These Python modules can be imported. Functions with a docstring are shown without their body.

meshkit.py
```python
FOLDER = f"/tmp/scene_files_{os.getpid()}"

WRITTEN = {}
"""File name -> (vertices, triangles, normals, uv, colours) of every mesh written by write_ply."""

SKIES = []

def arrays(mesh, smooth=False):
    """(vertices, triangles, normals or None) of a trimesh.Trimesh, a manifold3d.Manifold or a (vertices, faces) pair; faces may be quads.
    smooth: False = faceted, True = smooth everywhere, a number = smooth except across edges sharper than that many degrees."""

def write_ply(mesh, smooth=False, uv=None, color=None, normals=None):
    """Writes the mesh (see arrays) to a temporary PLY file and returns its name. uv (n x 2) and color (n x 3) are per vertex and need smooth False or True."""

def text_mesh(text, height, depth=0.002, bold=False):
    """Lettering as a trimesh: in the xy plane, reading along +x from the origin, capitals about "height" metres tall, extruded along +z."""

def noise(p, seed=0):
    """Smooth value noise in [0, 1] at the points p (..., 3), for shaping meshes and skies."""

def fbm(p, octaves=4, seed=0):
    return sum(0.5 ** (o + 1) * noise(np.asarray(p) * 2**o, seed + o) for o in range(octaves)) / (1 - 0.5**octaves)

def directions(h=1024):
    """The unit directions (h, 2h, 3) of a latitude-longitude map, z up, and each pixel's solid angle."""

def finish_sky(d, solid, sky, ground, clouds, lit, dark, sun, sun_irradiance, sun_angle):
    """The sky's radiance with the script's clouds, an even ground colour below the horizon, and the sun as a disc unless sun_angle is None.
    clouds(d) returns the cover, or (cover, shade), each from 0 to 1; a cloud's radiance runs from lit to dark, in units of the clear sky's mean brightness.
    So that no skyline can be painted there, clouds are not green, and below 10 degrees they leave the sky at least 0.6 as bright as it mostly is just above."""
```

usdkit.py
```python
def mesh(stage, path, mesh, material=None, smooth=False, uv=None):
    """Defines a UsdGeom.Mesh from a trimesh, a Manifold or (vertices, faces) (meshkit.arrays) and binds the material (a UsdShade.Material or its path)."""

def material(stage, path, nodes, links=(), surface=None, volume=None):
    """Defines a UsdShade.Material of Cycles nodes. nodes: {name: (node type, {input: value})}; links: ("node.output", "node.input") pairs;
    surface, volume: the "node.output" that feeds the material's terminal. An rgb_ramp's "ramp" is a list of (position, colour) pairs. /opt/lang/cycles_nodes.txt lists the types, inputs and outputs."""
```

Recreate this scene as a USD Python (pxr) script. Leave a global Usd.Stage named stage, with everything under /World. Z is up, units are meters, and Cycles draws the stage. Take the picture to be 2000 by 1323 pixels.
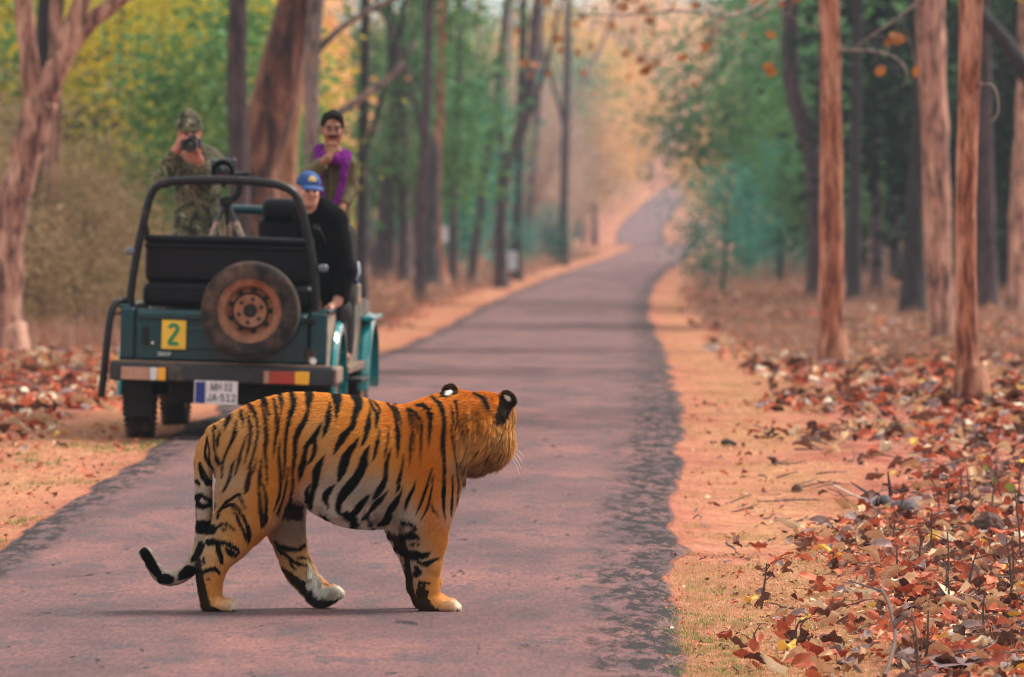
import math, numpy as np, trimesh, usdkit, meshkit
from pxr import Usd, UsdGeom, UsdLux, UsdShade, Sdf, Gf, Vt
import shapely
from shapely.geometry import Polygon, Point

# ---------------------------------------------------------------- stage, camera, sky, sun
stage = Usd.Stage.CreateInMemory()
UsdGeom.SetStageUpAxis(stage, UsdGeom.Tokens.z)
UsdGeom.SetStageMetersPerUnit(stage, 1.0)
UsdGeom.Xform.Define(stage, '/World')
UsdGeom.Scope.Define(stage, '/World/Looks')

F = 16667.0            # focal length in photo pixels (300 mm on 36 mm, 2000 px wide)
CAM_H = 2.27
PITCH = math.atan(439.5 / F)
cam = UsdGeom.Camera.Define(stage, '/World/Camera')
cam.CreateHorizontalApertureAttr(36.0)
cam.CreateVerticalApertureAttr(36.0 * 1323 / 2000)
cam.CreateFocalLengthAttr(300.0)
cam.CreateClippingRangeAttr(Gf.Vec2f(1.0, 6000.0))
cam.CreateFocusDistanceAttr(38.75)
cam.CreateFStopAttr(6.3)
cam.AddTranslateOp().Set(Gf.Vec3d(0, 0, CAM_H))
cam.AddRotateXOp().Set(90.0 - math.degrees(PITCH))
cam.CreateExposureAttr(2.1)

SUN_TO = np.array([0.72, 0.42, 1.05]); SUN_TO /= np.linalg.norm(SUN_TO)
SUN_ELEV = math.asin(SUN_TO[2]); SUN_ROT = math.atan2(SUN_TO[0], SUN_TO[1])
sky_mat = usdkit.material(stage, '/World/Looks/sky', {
    'tc': ('texture_coordinate', {}),
    'sky': ('sky_texture', {'sky_type': 'single_scattering', 'sun_disc': False, 'sun_elevation': SUN_ELEV, 'sun_rotation': SUN_ROT, 'aerosol_density': 2.0}),
    'nz': ('noise_texture', {'scale': 2.2, 'detail': 5.0, 'roughness': 0.55}),
    'rp': ('rgb_ramp', {'ramp': [(0.25, (0.55, 0.55, 0.55)), (0.7, (0.95, 0.95, 0.95))]}),
    'mx': ('mix_color', {'blend_type': 'mix', 'b': (6.2, 5.9, 5.5)}),
    'bw': ('rgb_to_bw', {}),
    'bg': ('background_shader', {'strength': 0.05}),
}, [('tc.generated', 'nz.vector'), ('nz.fac', 'rp.fac'), ('rp.color', 'bw.color'), ('bw.val', 'mx.fac'), ('sky.color', 'mx.a'), ('mx.result', 'bg.color')], surface='bg.background')
dome = UsdLux.DomeLight.Define(stage, '/World/sky')
UsdShade.MaterialBindingAPI.Apply(dome.GetPrim()).Bind(sky_mat)
dome.GetPrim().SetCustomDataByKey('kind', 'structure')
dome.GetPrim().SetCustomDataByKey('label', 'pale overcast sky above the forest road')
sun = UsdLux.DistantLight.Define(stage, '/World/sun')
sun.CreateIntensityAttr(0.40); sun.CreateAngleAttr(20.0); sun.CreateColorAttr(Gf.Vec3f(1.0, 0.92, 0.82))
sun.CreateNormalizeAttr(True)
sun.AddRotateZOp().Set(-math.degrees(SUN_ROT)); sun.AddRotateXOp().Set(-(90 - math.degrees(SUN_ELEV)))

# ---------------------------------------------------------------- helpers
RNG = np.random.default_rng(11)
_used = {}
def free(parent, name):
    k = (parent, name)
    n = _used.get(k, 0); _used[k] = n + 1
    return f'{parent}/{name}' + (f'_{n:03d}' if n else '')
def tag(p, label=None, cat=None, group=None, kind=None):
    p = p.GetPrim() if hasattr(p, 'GetPrim') else p
    for k, v in (('label', label), ('category', cat), ('group', group), ('kind', kind)):
        if v: p.SetCustomDataByKey(k, v)
    return p
def thing(name, label, cat, loc=(0, 0, 0), rz=0.0, group=None, scale=None, base='/World'):
    x = UsdGeom.Xform.Define(stage, free(base, name))
    x.AddTranslateOp().Set(Gf.Vec3d(*map(float, loc)))
    if rz: x.AddRotateZOp().Set(float(rz))
    if scale is not None: x.AddScaleOp().Set(Gf.Vec3f(*([float(scale)] * 3 if np.ndim(scale) == 0 else map(float, scale))))
    tag(x, label, cat, group)
    return x
def obj(name, mesh, mat, parent=None, smooth=35, attrs=None, **tags):
    base = str(parent.GetPath()) if parent is not None else '/World'
    m = usdkit.mesh(stage, free(base, name), mesh, mat, smooth)
    for k, v in (attrs or {}).items():
        v = np.asarray(v, np.float32)
        api = UsdGeom.PrimvarsAPI(m)
        if v.ndim == 2: api.CreatePrimvar(k, Sdf.ValueTypeNames.Color3fArray, 'vertex').Set(Vt.Vec3fArray.FromNumpy(v))
        else: api.CreatePrimvar(k, Sdf.ValueTypeNames.FloatArray, 'vertex').Set(Vt.FloatArray.FromNumpy(v))
    if tags: tag(m, **tags)
    return m
protos = stage.CreateClassPrim('/World/Prototypes')
def proto(name):
    return UsdGeom.Xform.Define(stage, free('/World/Prototypes', name))
def copy(src, name, label, cat, loc, rz=0.0, group=None, scale=1.0, tilt=None):
    x = UsdGeom.Xform.Define(stage, free('/World', name))
    x.AddTranslateOp().Set(Gf.Vec3d(*map(float, loc)))
    x.AddRotateZOp().Set(float(rz))
    if tilt is not None: x.AddRotateXYZOp().Set(Gf.Vec3f(*map(float, tilt)))
    x.AddScaleOp().Set(Gf.Vec3f(*([float(scale)] * 3 if np.ndim(scale) == 0 else map(float, scale))))
    x.GetPrim().GetReferences().AddInternalReference(src.GetPath())
    x.GetPrim().SetInstanceable(True)
    tag(x, label, cat, group)
    return x

def at(px, py, d):
    """World point seen at photo pixel (px, py) on the plane y = d."""
    u, v = (px - 1000.0) / F, (661.5 - py) / F
    ray = np.array([u, math.cos(PITCH) + v * math.sin(PITCH), -math.sin(PITCH) + v * math.cos(PITCH)])
    return np.array([0, 0, CAM_H]) + ray * (d / ray[1])
def sc(d): return F / d     # photo pixels per metre at distance d

cat = trimesh.util.concatenate
def TM(v, f): return trimesh.Trimesh(np.asarray(v, float), np.asarray(f, int), process=False)
def box(x0, x1, y0, y1, z0, z1, b=0.01):
    b = min(b, (x1 - x0) * .49, (y1 - y0) * .49, (z1 - z0) * .49)
    pts = []
    for sx in (0, 1):
        for sy in (0, 1):
            for sz in (0, 1):
                x, y, z = (x0, x1)[sx], (y0, y1)[sy], (z0, z1)[sz]
                ix, iy, iz = (b, -b)[sx], (b, -b)[sy], (b, -b)[sz]
                pts += [(x, y + iy, z + iz), (x + ix, y, z + iz), (x + ix, y + iy, z)]
    return trimesh.convex.convex_hull(np.array(pts))
def tube(pts, rad, n=10, cap=True, jitter=0.0, seed=0, smooth_path=0):
    pts = np.asarray(pts, float); rad = np.broadcast_to(np.asarray(rad, float), (len(pts),)).copy()
    if smooth_path:
        s = np.r_[0, np.cumsum(np.linalg.norm(np.diff(pts, axis=0), axis=1))]
        t = np.linspace(0, s[-1], (len(pts) - 1) * smooth_path + 1)
        from scipy.interpolate import PchipInterpolator
        pts = PchipInterpolator(s, pts)(t); rad = np.interp(t, s, rad)
    tan = np.gradient(pts, axis=0); tan /= np.linalg.norm(tan, axis=1, keepdims=True) + 1e-12
    a = np.cross(tan[0], [0, 0, 1.0]); a = a if np.linalg.norm(a) > 1e-3 else np.cross(tan[0], [0, 1.0, 0])
    a /= np.linalg.norm(a); V = []
    th = np.arange(n) / n * 2 * np.pi
    for i, p in enumerate(pts):
        a = a - tan[i] * (a @ tan[i]); a /= np.linalg.norm(a); b = np.cross(tan[i], a)
        ring = p + rad[i] * (np.cos(th)[:, None] * a + np.sin(th)[:, None] * b)
        V.append(ring)
    V = np.vstack(V)
    if jitter:
        k = meshkit.noise(V * 5.0 / max(rad.max(), 1e-3) * .35, seed) - .5
        c = np.repeat(pts, n, 0)
        V = c + (V - c) * (1 + jitter * 2 * k)[:, None]
    m = len(pts); i = np.arange(m - 1)[:, None] * n; j = np.arange(n)[None]; jn = (j + 1) % n
    q = np.stack([i + j, i + jn, i + n + jn, i + n + j], -1).reshape(-1, 4)
    f = np.vstack([q[:, [0, 1, 2]], q[:, [0, 2, 3]]])
    if cap:
        V = np.vstack([V, pts[0], pts[-1]]); k0, k1 = len(V) - 2, len(V) - 1
        jj = np.arange(n); f = np.vstack([f, np.c_[np.full(n, k0), (jj + 1) % n, jj], np.c_[np.full(n, k1), (m - 1) * n + jj, (m - 1) * n + (jj + 1) % n]])
    return TM(V, f[:, ::-1])
def lathe(profile, axis='y', n=48, loc=(0, 0, 0)):
    m = trimesh.creation.revolve(np.asarray(profile, float), sections=n)
    if axis == 'y': m.apply_transform(trimesh.transformations.rotation_matrix(-np.pi / 2, [1, 0, 0]))
    if axis == 'x': m.apply_transform(trimesh.transformations.rotation_matrix(np.pi / 2, [0, 1, 0]))
    m.apply_translation(loc); return m
def ball(c, r, sub=2):
    m = trimesh.creation.icosphere(sub, 1.0); m.apply_scale(np.broadcast_to(r, (3,))); m.apply_translation(c); return m

# signed-distance modelling: round cones and ellipsoids blended into one surface
class Field:
    def __init__(s, lo, hi, h):
        s.lo, s.h = np.array(lo, float), h
        n = np.ceil((np.array(hi) - lo) / h).astype(int) + 1
        s.ax = [s.lo[k] + h * np.arange(n[k]) for k in range(3)]
        s.f = np.full(n, 9.0, np.float32)
    def part(s, lo, hi):
        i = [np.clip(np.searchsorted(s.ax[k], [lo[k], hi[k]]), 0, len(s.ax[k])) for k in range(3)]
        sl = tuple(slice(a, b) for a, b in i)
        g = [s.ax[k][sl[k]].astype(np.float32) for k in range(3)]
        return sl, g[0][:, None, None], g[1][None, :, None], g[2][None, None, :]
    def put(s, sl, d, k, cut=False):
        a = s.f[sl]
        if cut:
            d = -d; h = np.maximum(k - np.abs(a - d), 0) / k; s.f[sl] = np.maximum(a, d) + h * h * k * .25
        else:
            h = np.maximum(k - np.abs(a - d), 0) / k; s.f[sl] = np.minimum(a, d) - h * h * k * .25
    def cone(s, a, b, ra, rb, k=.03, ys=1.0, cut=False):
        """ys squeezes the section along y."""
        a, b = np.array(a, float), np.array(b, float); R = max(ra, rb) + 1.5 * k + s.h * 2
        sl, x, y, z = s.part(np.minimum(a, b) - R, np.maximum(a, b) + R)
        ab = b - a; A = ab.copy(); A[1] /= ys
        px, py, pz = x - a[0], (y - a[1]) / ys, z - a[2]
        L = A @ A + 1e-9
        t = np.clip((px * A[0] + py * A[1] + pz * A[2]) / L, 0, 1)
        d = np.sqrt((px - t * A[0]) ** 2 + (py - t * A[1]) ** 2 + (pz - t * A[2]) ** 2) - (ra + t * (rb - ra))
        s.put(sl, d * (min(ys, 1) ** .5), k, cut)
    def chain(s, pts, k=.03, ys=1.0):
        for p, q in zip(pts[:-1], pts[1:]): s.cone(p[:3], q[:3], p[3], q[3], k, ys)
    def ell(s, c, r, k=.03, R=None, cut=False):
        c, r = np.array(c, float), np.array(r, float); m = r.max() + 1.5 * k + s.h * 2
        sl, x, y, z = s.part(c - m, c + m)
        x, y, z = x - c[0], y - c[1], z - c[2]
        if R is not None:
            R = np.asarray(R, float)   # rows: local axes
            x, y, z = (R[i, 0] * x + R[i, 1] * y + R[i, 2] * z for i in range(3))
        q = np.sqrt((x / r[0]) ** 2 + (y / r[1]) ** 2 + (z / r[2]) ** 2)
        q2 = np.sqrt((x / r[0] ** 2) ** 2 + (y / r[1] ** 2) ** 2 + (z / r[2] ** 2) ** 2) + 1e-6
        s.put(sl, q * (q - 1) / q2, k, cut)
    def half(s, n, off, k=.01):
        """keeps the side where n . p < off"""
        x, y, z = s.ax[0][:, None, None], s.ax[1][None, :, None], s.ax[2][None, None, :]
        d = (n[0] * x + n[1] * y + n[2] * z - off).astype(np.float32)
        h = np.maximum(k - np.abs(s.f - d), 0) / k; s.f = np.maximum(s.f, d) + h * h * k * .25
    def mesh(s, smooth=2):
        f = np.pad(s.f, 1, constant_values=9.0); ins = f < 0; n = np.array(f.shape)
        c = np.zeros(n - 1, np.int8)
        for a, b, e in np.ndindex(2, 2, 2): c += ins[a:n[0] - 1 + a, b:n[1] - 1 + b, e:n[2] - 1 + e]
        I = np.argwhere((c > 0) & (c < 8)); idx = np.full(n - 1, -1, np.int64); idx[tuple(I.T)] = np.arange(len(I))
        acc = np.zeros((len(I), 3)); cnt = np.zeros(len(I))
        cor = list(np.ndindex(2, 2, 2))
        for p in cor:
            for k in range(3):
                if p[k]: continue
                q = list(p); q[k] = 1
                fa, fb = f[tuple((I + p).T)], f[tuple((I + q).T)]
                m = (fa < 0) != (fb < 0); t = np.where(m, fa / np.where(m, fa - fb, 1), 0)
                e = np.array(p, float)[None] + np.eye(3)[k][None] * t[:, None]
                acc += e * m[:, None]; cnt += m
        V = s.lo + s.h * (I + acc / cnt[:, None] - 1)
        Q = []
        for k in range(3):
            u, w = (k + 1) % 3, (k + 2) % 3
            A = [slice(None)] * 3; B = [slice(None)] * 3; A[k] = slice(0, -1); B[k] = slice(1, None)
            E = np.argwhere(ins[tuple(A)] != ins[tuple(B)])
            E = E[(E[:, u] > 0) & (E[:, w] > 0) & (E[:, u] < n[u] - 1) & (E[:, w] < n[w] - 1)]
            q = []
            for du, dw in ((-1, -1), (0, -1), (0, 0), (-1, 0)):
                g = E.copy(); g[:, u] += du; g[:, w] += dw; q.append(idx[tuple(g.T)])
            q = np.stack(q, 1); flip = ~ins[tuple(E.T)]; q[flip] = q[flip][:, ::-1]; Q.append(q)
        q = np.vstack(Q); q = q[(q >= 0).all(1)]
        from scipy.sparse import coo_matrix
        e = np.vstack([q[:, [0, 1]], q[:, [1, 2]], q[:, [2, 3]], q[:, [3, 0]]]); e = np.vstack([e, e[:, ::-1]])
        A = coo_matrix((np.ones(len(e)), (e[:, 0], e[:, 1])), (len(V), len(V))).tocsr(); dg = np.maximum(np.asarray(A.sum(1)), 1)
        for _ in range(smooth): V = V + .5 * (A @ V / dg - V) * (np.asarray(A.sum(1)) > 0)
        m = TM(V, np.vstack([q[:, [0, 1, 2]], q[:, [0, 2, 3]]]))
        if m.volume < 0: m.invert()
        return m

# ---------------------------------------------------------------- materials
L = '/World/Looks/'
def mat(name, c1, c2=None, rough=.7, scale=6.0, bump=0.0, bscale=30.0, metallic=0.0, spec=None, coat=0.0, stretch=None, dist=.01, dust=None, dscale=3.0, damt=(.45, .7), span=(.3, .7)):
    """plain two-tone material: noise between c1 and c2, fine bump, optional dust patches"""
    c2 = c1 if c2 is None else c2
    N = {'g': ('texture_coordinate', {}), 'mp': ('mapping', {'scale': stretch or (1, 1, 1)}), 'n': ('noise_texture', {'scale': scale, 'detail': 5.0, 'roughness': .6}),
         'r': ('rgb_ramp', {'ramp': [(span[0], c1), (span[1], c2)]}), 'p': ('principled_bsdf', {'roughness': rough, 'metallic': metallic})}
    if spec is not None: N['p'][1]['specular_ior_level'] = spec
    if coat: N['p'][1]['coat_weight'] = coat; N['p'][1]['coat_roughness'] = .08
    K = [('g.object', 'mp.vector'), ('mp.vector', 'n.vector'), ('n.fac', 'r.fac')]
    out = 'r.color'
    if dust is not None:
        N.update({'n2': ('noise_texture', {'scale': dscale, 'detail': 6.0, 'roughness': .65}), 'r2': ('rgb_ramp', {'ramp': [(damt[0], (0, 0, 0)), (damt[1], (1, 1, 1))]}), 'b2': ('rgb_to_bw', {}), 'm2': ('mix_color', {'b': dust}),
                  'rr': ('math', {'math_type': 'multiply_add', 'value2': .5, 'value3': rough})})
        K += [('mp.vector', 'n2.vector'), ('n2.fac', 'r2.fac'), ('r2.color', 'b2.color'), ('b2.val', 'm2.fac'), ('r.color', 'm2.a'), ('b2.val', 'rr.value1'), ('rr.value', 'p.roughness')]
        out = 'm2.result'
    K.append((out, 'p.base_color'))
    if bump:
        N.update({'nb': ('noise_texture', {'scale': bscale, 'detail': 6.0, 'roughness': .6}), 'b': ('bump', {'strength': bump, 'distance': dist})})
        K += [('mp.vector', 'nb.vector'), ('nb.fac', 'b.height'), ('b.normal', 'p.normal')]
    return usdkit.material(stage, L + name, N, K, surface='p.BSDF')
def mat_attr(name, attr='tone', rough=.8, sheen=0.0, spec=.3):
    return usdkit.material(stage, L + name, {'a': ('attribute', {'attribute': attr}), 'p': ('principled_bsdf', {'roughness': rough, 'specular_ior_level': spec})}, [('a.color', 'p.base_color')], surface='p.BSDF')
def mat_leaf(name, ramp, trans=.35, rough=.6, vary=True, nscale=.35):
    """leaves: a colour per leaf from the ramp, shifted per plant and by broad patches; light comes through"""
    N = {'g': ('geometry', {}), 'o': ('object_info', {}), 'n': ('noise_texture', {'scale': nscale, 'detail': 2.0}),
         'm1': ('math', {'math_type': 'multiply_add', 'value2': .35, 'value3': 0.0}), 'm2': ('math', {'math_type': 'multiply_add', 'value2': .25}), 'm3': ('math', {'math_type': 'multiply_add', 'value2': .9}), 'm4': ('math', {'math_type': 'subtract', 'value2': .2}),
         'r': ('rgb_ramp', {'ramp': ramp}), 'p': ('principled_bsdf', {'roughness': rough, 'specular_ior_level': .25}), 't': ('translucent_bsdf', {}), 'x': ('mix_closure', {'fac': trans})}
    K = [('g.random_per_island', 'm1.value1'), ('o.random', 'm2.value1'), ('m1.value', 'm2.value3'), ('g.position', 'n.vector'), ('n.fac', 'm3.value1'), ('m2.value', 'm3.value3'), ('m3.value', 'm4.value1'), ('m4.value', 'r.fac'),
         ('r.color', 'p.base_color'), ('r.color', 't.color'), ('p.BSDF', 'x.closure1'), ('t.BSDF', 'x.closure2')]
    return usdkit.material(stage, L + name, N, K, surface='x.closure')
# ---------------------------------------------------------------- road line and terrain
RD = np.array([(-400, -9.5), (0, -1.9), (20, -1.42), (34.4, -1.115), (38.8, -1.02), (59.5, -.596), (80, -.26), (101, .07), (130, .45), (160, .82), (194, 1.35), (280, 3.2), (406, 6.6), (520, 9.2), (575, 9.0), (640, 9.6), (760, 13.4), (900, 19.2), (1040, 24.6), (1400, 40), (4000, 130)])
PR = np.array([(-400, .1), (0, 0), (62, 0), (80, -.2), (101, -.63), (130, -1.12), (160, -1.56), (194, -2.0), (280, -3.05), (406, -4.5), (520, -5.75), (575, -7.6), (640, -6.95), (760, -5.8), (900, -4.6), (1040, -4.1), (1400, 0), (4000, 30)])
from scipy.interpolate import PchipInterpolator
road_x = PchipInterpolator(RD[:, 0], RD[:, 1]); prof = PchipInterpolator(PR[:, 0], PR[:, 1])
RW = 1.78
def ground(x, y):
    x, y = np.asarray(x, float), np.asarray(y, float)
    u = x - road_x(y); a = np.abs(u) - RW
    z = prof(y)
    sm = lambda e0, e1, v: (lambda t: t * t * (3 - 2 * t))(np.clip((v - e0) / (e1 - e0), 0, 1))
    fade = sm(40, 75, y)
    z = z + np.where(u < 0, .75 * sm(.8, 9.0, a) * fade * sm(60, 120, y), .25 * sm(1.0, 8.0, a) * sm(50, 90, y))
    off = sm(0.0, 1.2, a)
    p = np.stack([x, y, 0 * x], -1)
    z = z + off * (.10 * (meshkit.noise(p * .45, 3) - .5) + .05 * (meshkit.noise(p * 1.7, 4) - .5)) - .02 * sm(-.1, .25, a) * (1 - sm(.4, 1.5, a)) + .015 * (meshkit.noise(p * .5, 6) - .5) * (1 - off)
    far = sm(60, 400, a)
    return z + far * 18 * meshkit.noise(p * .004, 9)
def hit(px, py):
    """(world point on the ground seen at a photo pixel)"""
    ds = np.r_[np.linspace(25, 120, 500), np.linspace(120, 1500, 900)[1:]]
    P = np.array([at(px, py, d) for d in (ds[0], ds[-1])]); t = (ds - ds[0]) / (ds[-1] - ds[0])
    Q = P[0] + (P[1] - P[0]) * t[:, None]
    g = Q[:, 2] - ground(Q[:, 0], Q[:, 1]); k = np.argmax(g < 0)
    if k == 0: k = len(ds) - 1
    a, b = g[k - 1], g[k]; w = a / (a - b) if a != b else 0
    q = Q[k - 1] + (Q[k] - Q[k - 1]) * w; q[2] = float(ground(q[0], q[1])); return q
def stand(px, d, up=0.0):
    """ground point below photo column px at distance d"""
    x = (px - 1000) * d / F
    return np.array([x, d, float(ground(x, d)) + up])

yl = np.r_[np.linspace(-400, 10, 24), np.arange(14, 30, 1.0), np.arange(30, 75, .16), 75 + np.cumsum(.16 * 1.018 ** np.arange(1, 260))]
yl = np.r_[yl[yl < 1400], 1500, 1800, 2300, 3000, 4000]
h = np.r_[0, np.cumsum(.09 * 1.035 ** np.arange(0, 185))]; h = np.r_[h[h < 600], 900, 1600]
ul = np.r_[-h[::-1], h[1:]]
Y, U = np.meshgrid(yl, ul, indexing='ij'); X = U + road_x(Y)
Z = ground(X, Y)
ny, nu = Y.shape
i = np.arange((ny - 1) * nu).reshape(ny - 1, nu)[:, :-1].ravel()
quads = np.stack([i, i + 1, i + nu + 1, i + nu], 1)
P2 = np.stack([X, Y, 0 * X], -1)
a = np.abs(U) - RW
nz = lambda s, k: meshkit.fbm(P2 * s, 3, k)
litter = np.clip((a - np.where(U > 0, 1.0, 1.1) + np.clip((Y - 70) / 80, 0, .5) + 2.2 * (nz(.35, 20) - .5)) / 1.1, 0, 1)
grass = np.clip(1 - np.abs(a - .55) / .9 + 1.2 * (nz(.5, 21) - .5), 0, 1) * (1 - litter * .6)
edge = np.clip(1 - a / .35, 0, 1)
ground_mat = usdkit.material(stage, L + 'forest_ground', {
    'g': ('geometry', {}), 'al': ('attribute', {'attribute': 'litter'}), 'ag': ('attribute', {'attribute': 'grassy'}), 'ae': ('attribute', {'attribute': 'kerb'}),
    'n1': ('noise_texture', {'scale': 1.3, 'detail': 7.0, 'roughness': .65}), 'r1': ('rgb_ramp', {'ramp': [(.28, (.15, .038, .026)), (.46, (.30, .09, .062)), (.60, (.40, .145, .10)), (.75, (.50, .23, .17))]}),
    'n2': ('noise_texture', {'scale': 9.0, 'detail': 6.0, 'roughness': .7}), 'r2': ('rgb_ramp', {'ramp': [(.3, (.17, .075, .036)), (.5, (.37, .17, .085)), (.7, (.52, .295, .15))]}),
    'v3': ('voronoi_texture', {'scale': 11.0}), 'r3': ('rgb_ramp', {'ramp': [(0, (.10, .035, .025)), (.35, (.26, .08, .05)), (.6, (.40, .15, .09)), (.85, (.45, .24, .15)), (1, (.2, .1, .08))]}), 'c3': ('separate_color', {}),
    'n4': ('noise_texture', {'scale': 40.0, 'detail': 3.0}), 'fg': ('math', {'math_type': 'multiply'}), 'fh': ('math', {'math_type': 'multiply', 'value2': 1.0}), 'rg': ('rgb_ramp', {'ramp': [(.36, (0, 0, 0)), (.50, (1, 1, 1))]}), 'bg': ('rgb_to_bw', {}),
    'm1': ('mix_color', {}), 'm2': ('mix_color', {}), 'm3': ('mix_color', {'blend_type': 'multiply', 'fac': .75}), 'r4': ('rgb_ramp', {'ramp': [(.34, (.35, .3, .3)), (.58, (1.1, 1.1, 1.1))]}),
    'p': ('principled_bsdf', {'roughness': .95, 'specular_ior_level': .1}), 'b': ('bump', {'strength': .6, 'distance': .015}), 'na': ('math', {'math_type': 'add'}),
}, [('g.position', 'n1.vector'), ('g.position', 'n2.vector'), ('g.position', 'v3.vector'), ('g.position', 'n4.vector'), ('n1.fac', 'r1.fac'), ('n2.fac', 'r2.fac'), ('v3.color', 'c3.color'), ('c3.r', 'r3.fac'),
    ('n2.fac', 'rg.fac'), ('rg.color', 'bg.color'), ('bg.val', 'fg.value1'), ('ag.fac', 'fg.value2'), ('fg.value', 'fh.value1'), ('fh.value', 'm1.fac'), ('r1.color', 'm1.a'), ('r2.color', 'm1.b'), ('al.fac', 'm2.fac'), ('m1.result', 'm2.a'), ('r3.color', 'm2.b'),
    ('m2.result', 'm3.a'), ('n4.fac', 'r4.fac'), ('r4.color', 'm3.b'), ('m3.result', 'p.base_color'), ('n4.fac', 'na.value1'), ('n2.fac', 'na.value2'), ('na.value', 'b.height'), ('b.normal', 'p.normal')], surface='p.BSDF')
V = np.stack([X, Y, Z], -1).reshape(-1, 3)
obj('ground', (V, quads), ground_mat, smooth=True, attrs={'litter': litter.ravel(), 'grassy': grass.ravel(), 'kerb': edge.ravel()}, label='reddish forest floor with dry litter on both sides of the road', kind='structure')

# the tarred road, 4 mm above the ground, with broken edges
yr = yl[(yl >= 14) & (yl < 1300)]
t = np.linspace(-1, 1, 41)
Yr, T = np.meshgrid(yr, t, indexing='ij')
def ragged(y, k): return .11 * (meshkit.fbm(np.stack([y * .45, 0 * y + k, 0 * y], -1), 4, 30 + k) - .5) * 2 + .035 * (meshkit.fbm(np.stack([y * 1.6, 0 * y, 0 * y], -1), 2, 40 + k) - .5)
WL, WR = RW + ragged(yr, 1), RW + ragged(yr, 2)
Ur = np.where(T < 0, T * WL[:, None], T * WR[:, None])
Xr = Ur + road_x(Yr)
Zr = ground(Xr, Yr) + .004 + .010 * np.clip((1 - np.abs(T)) / .06, 0, 1)
edge = np.clip(1 - (1 - np.abs(T)) * RW / np.where(T > 0, .50, .34), 0, 1)
nu2 = T.shape[1]; i = np.arange((len(yr) - 1) * nu2).reshape(-1, nu2)[:, :-1].ravel()
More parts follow.
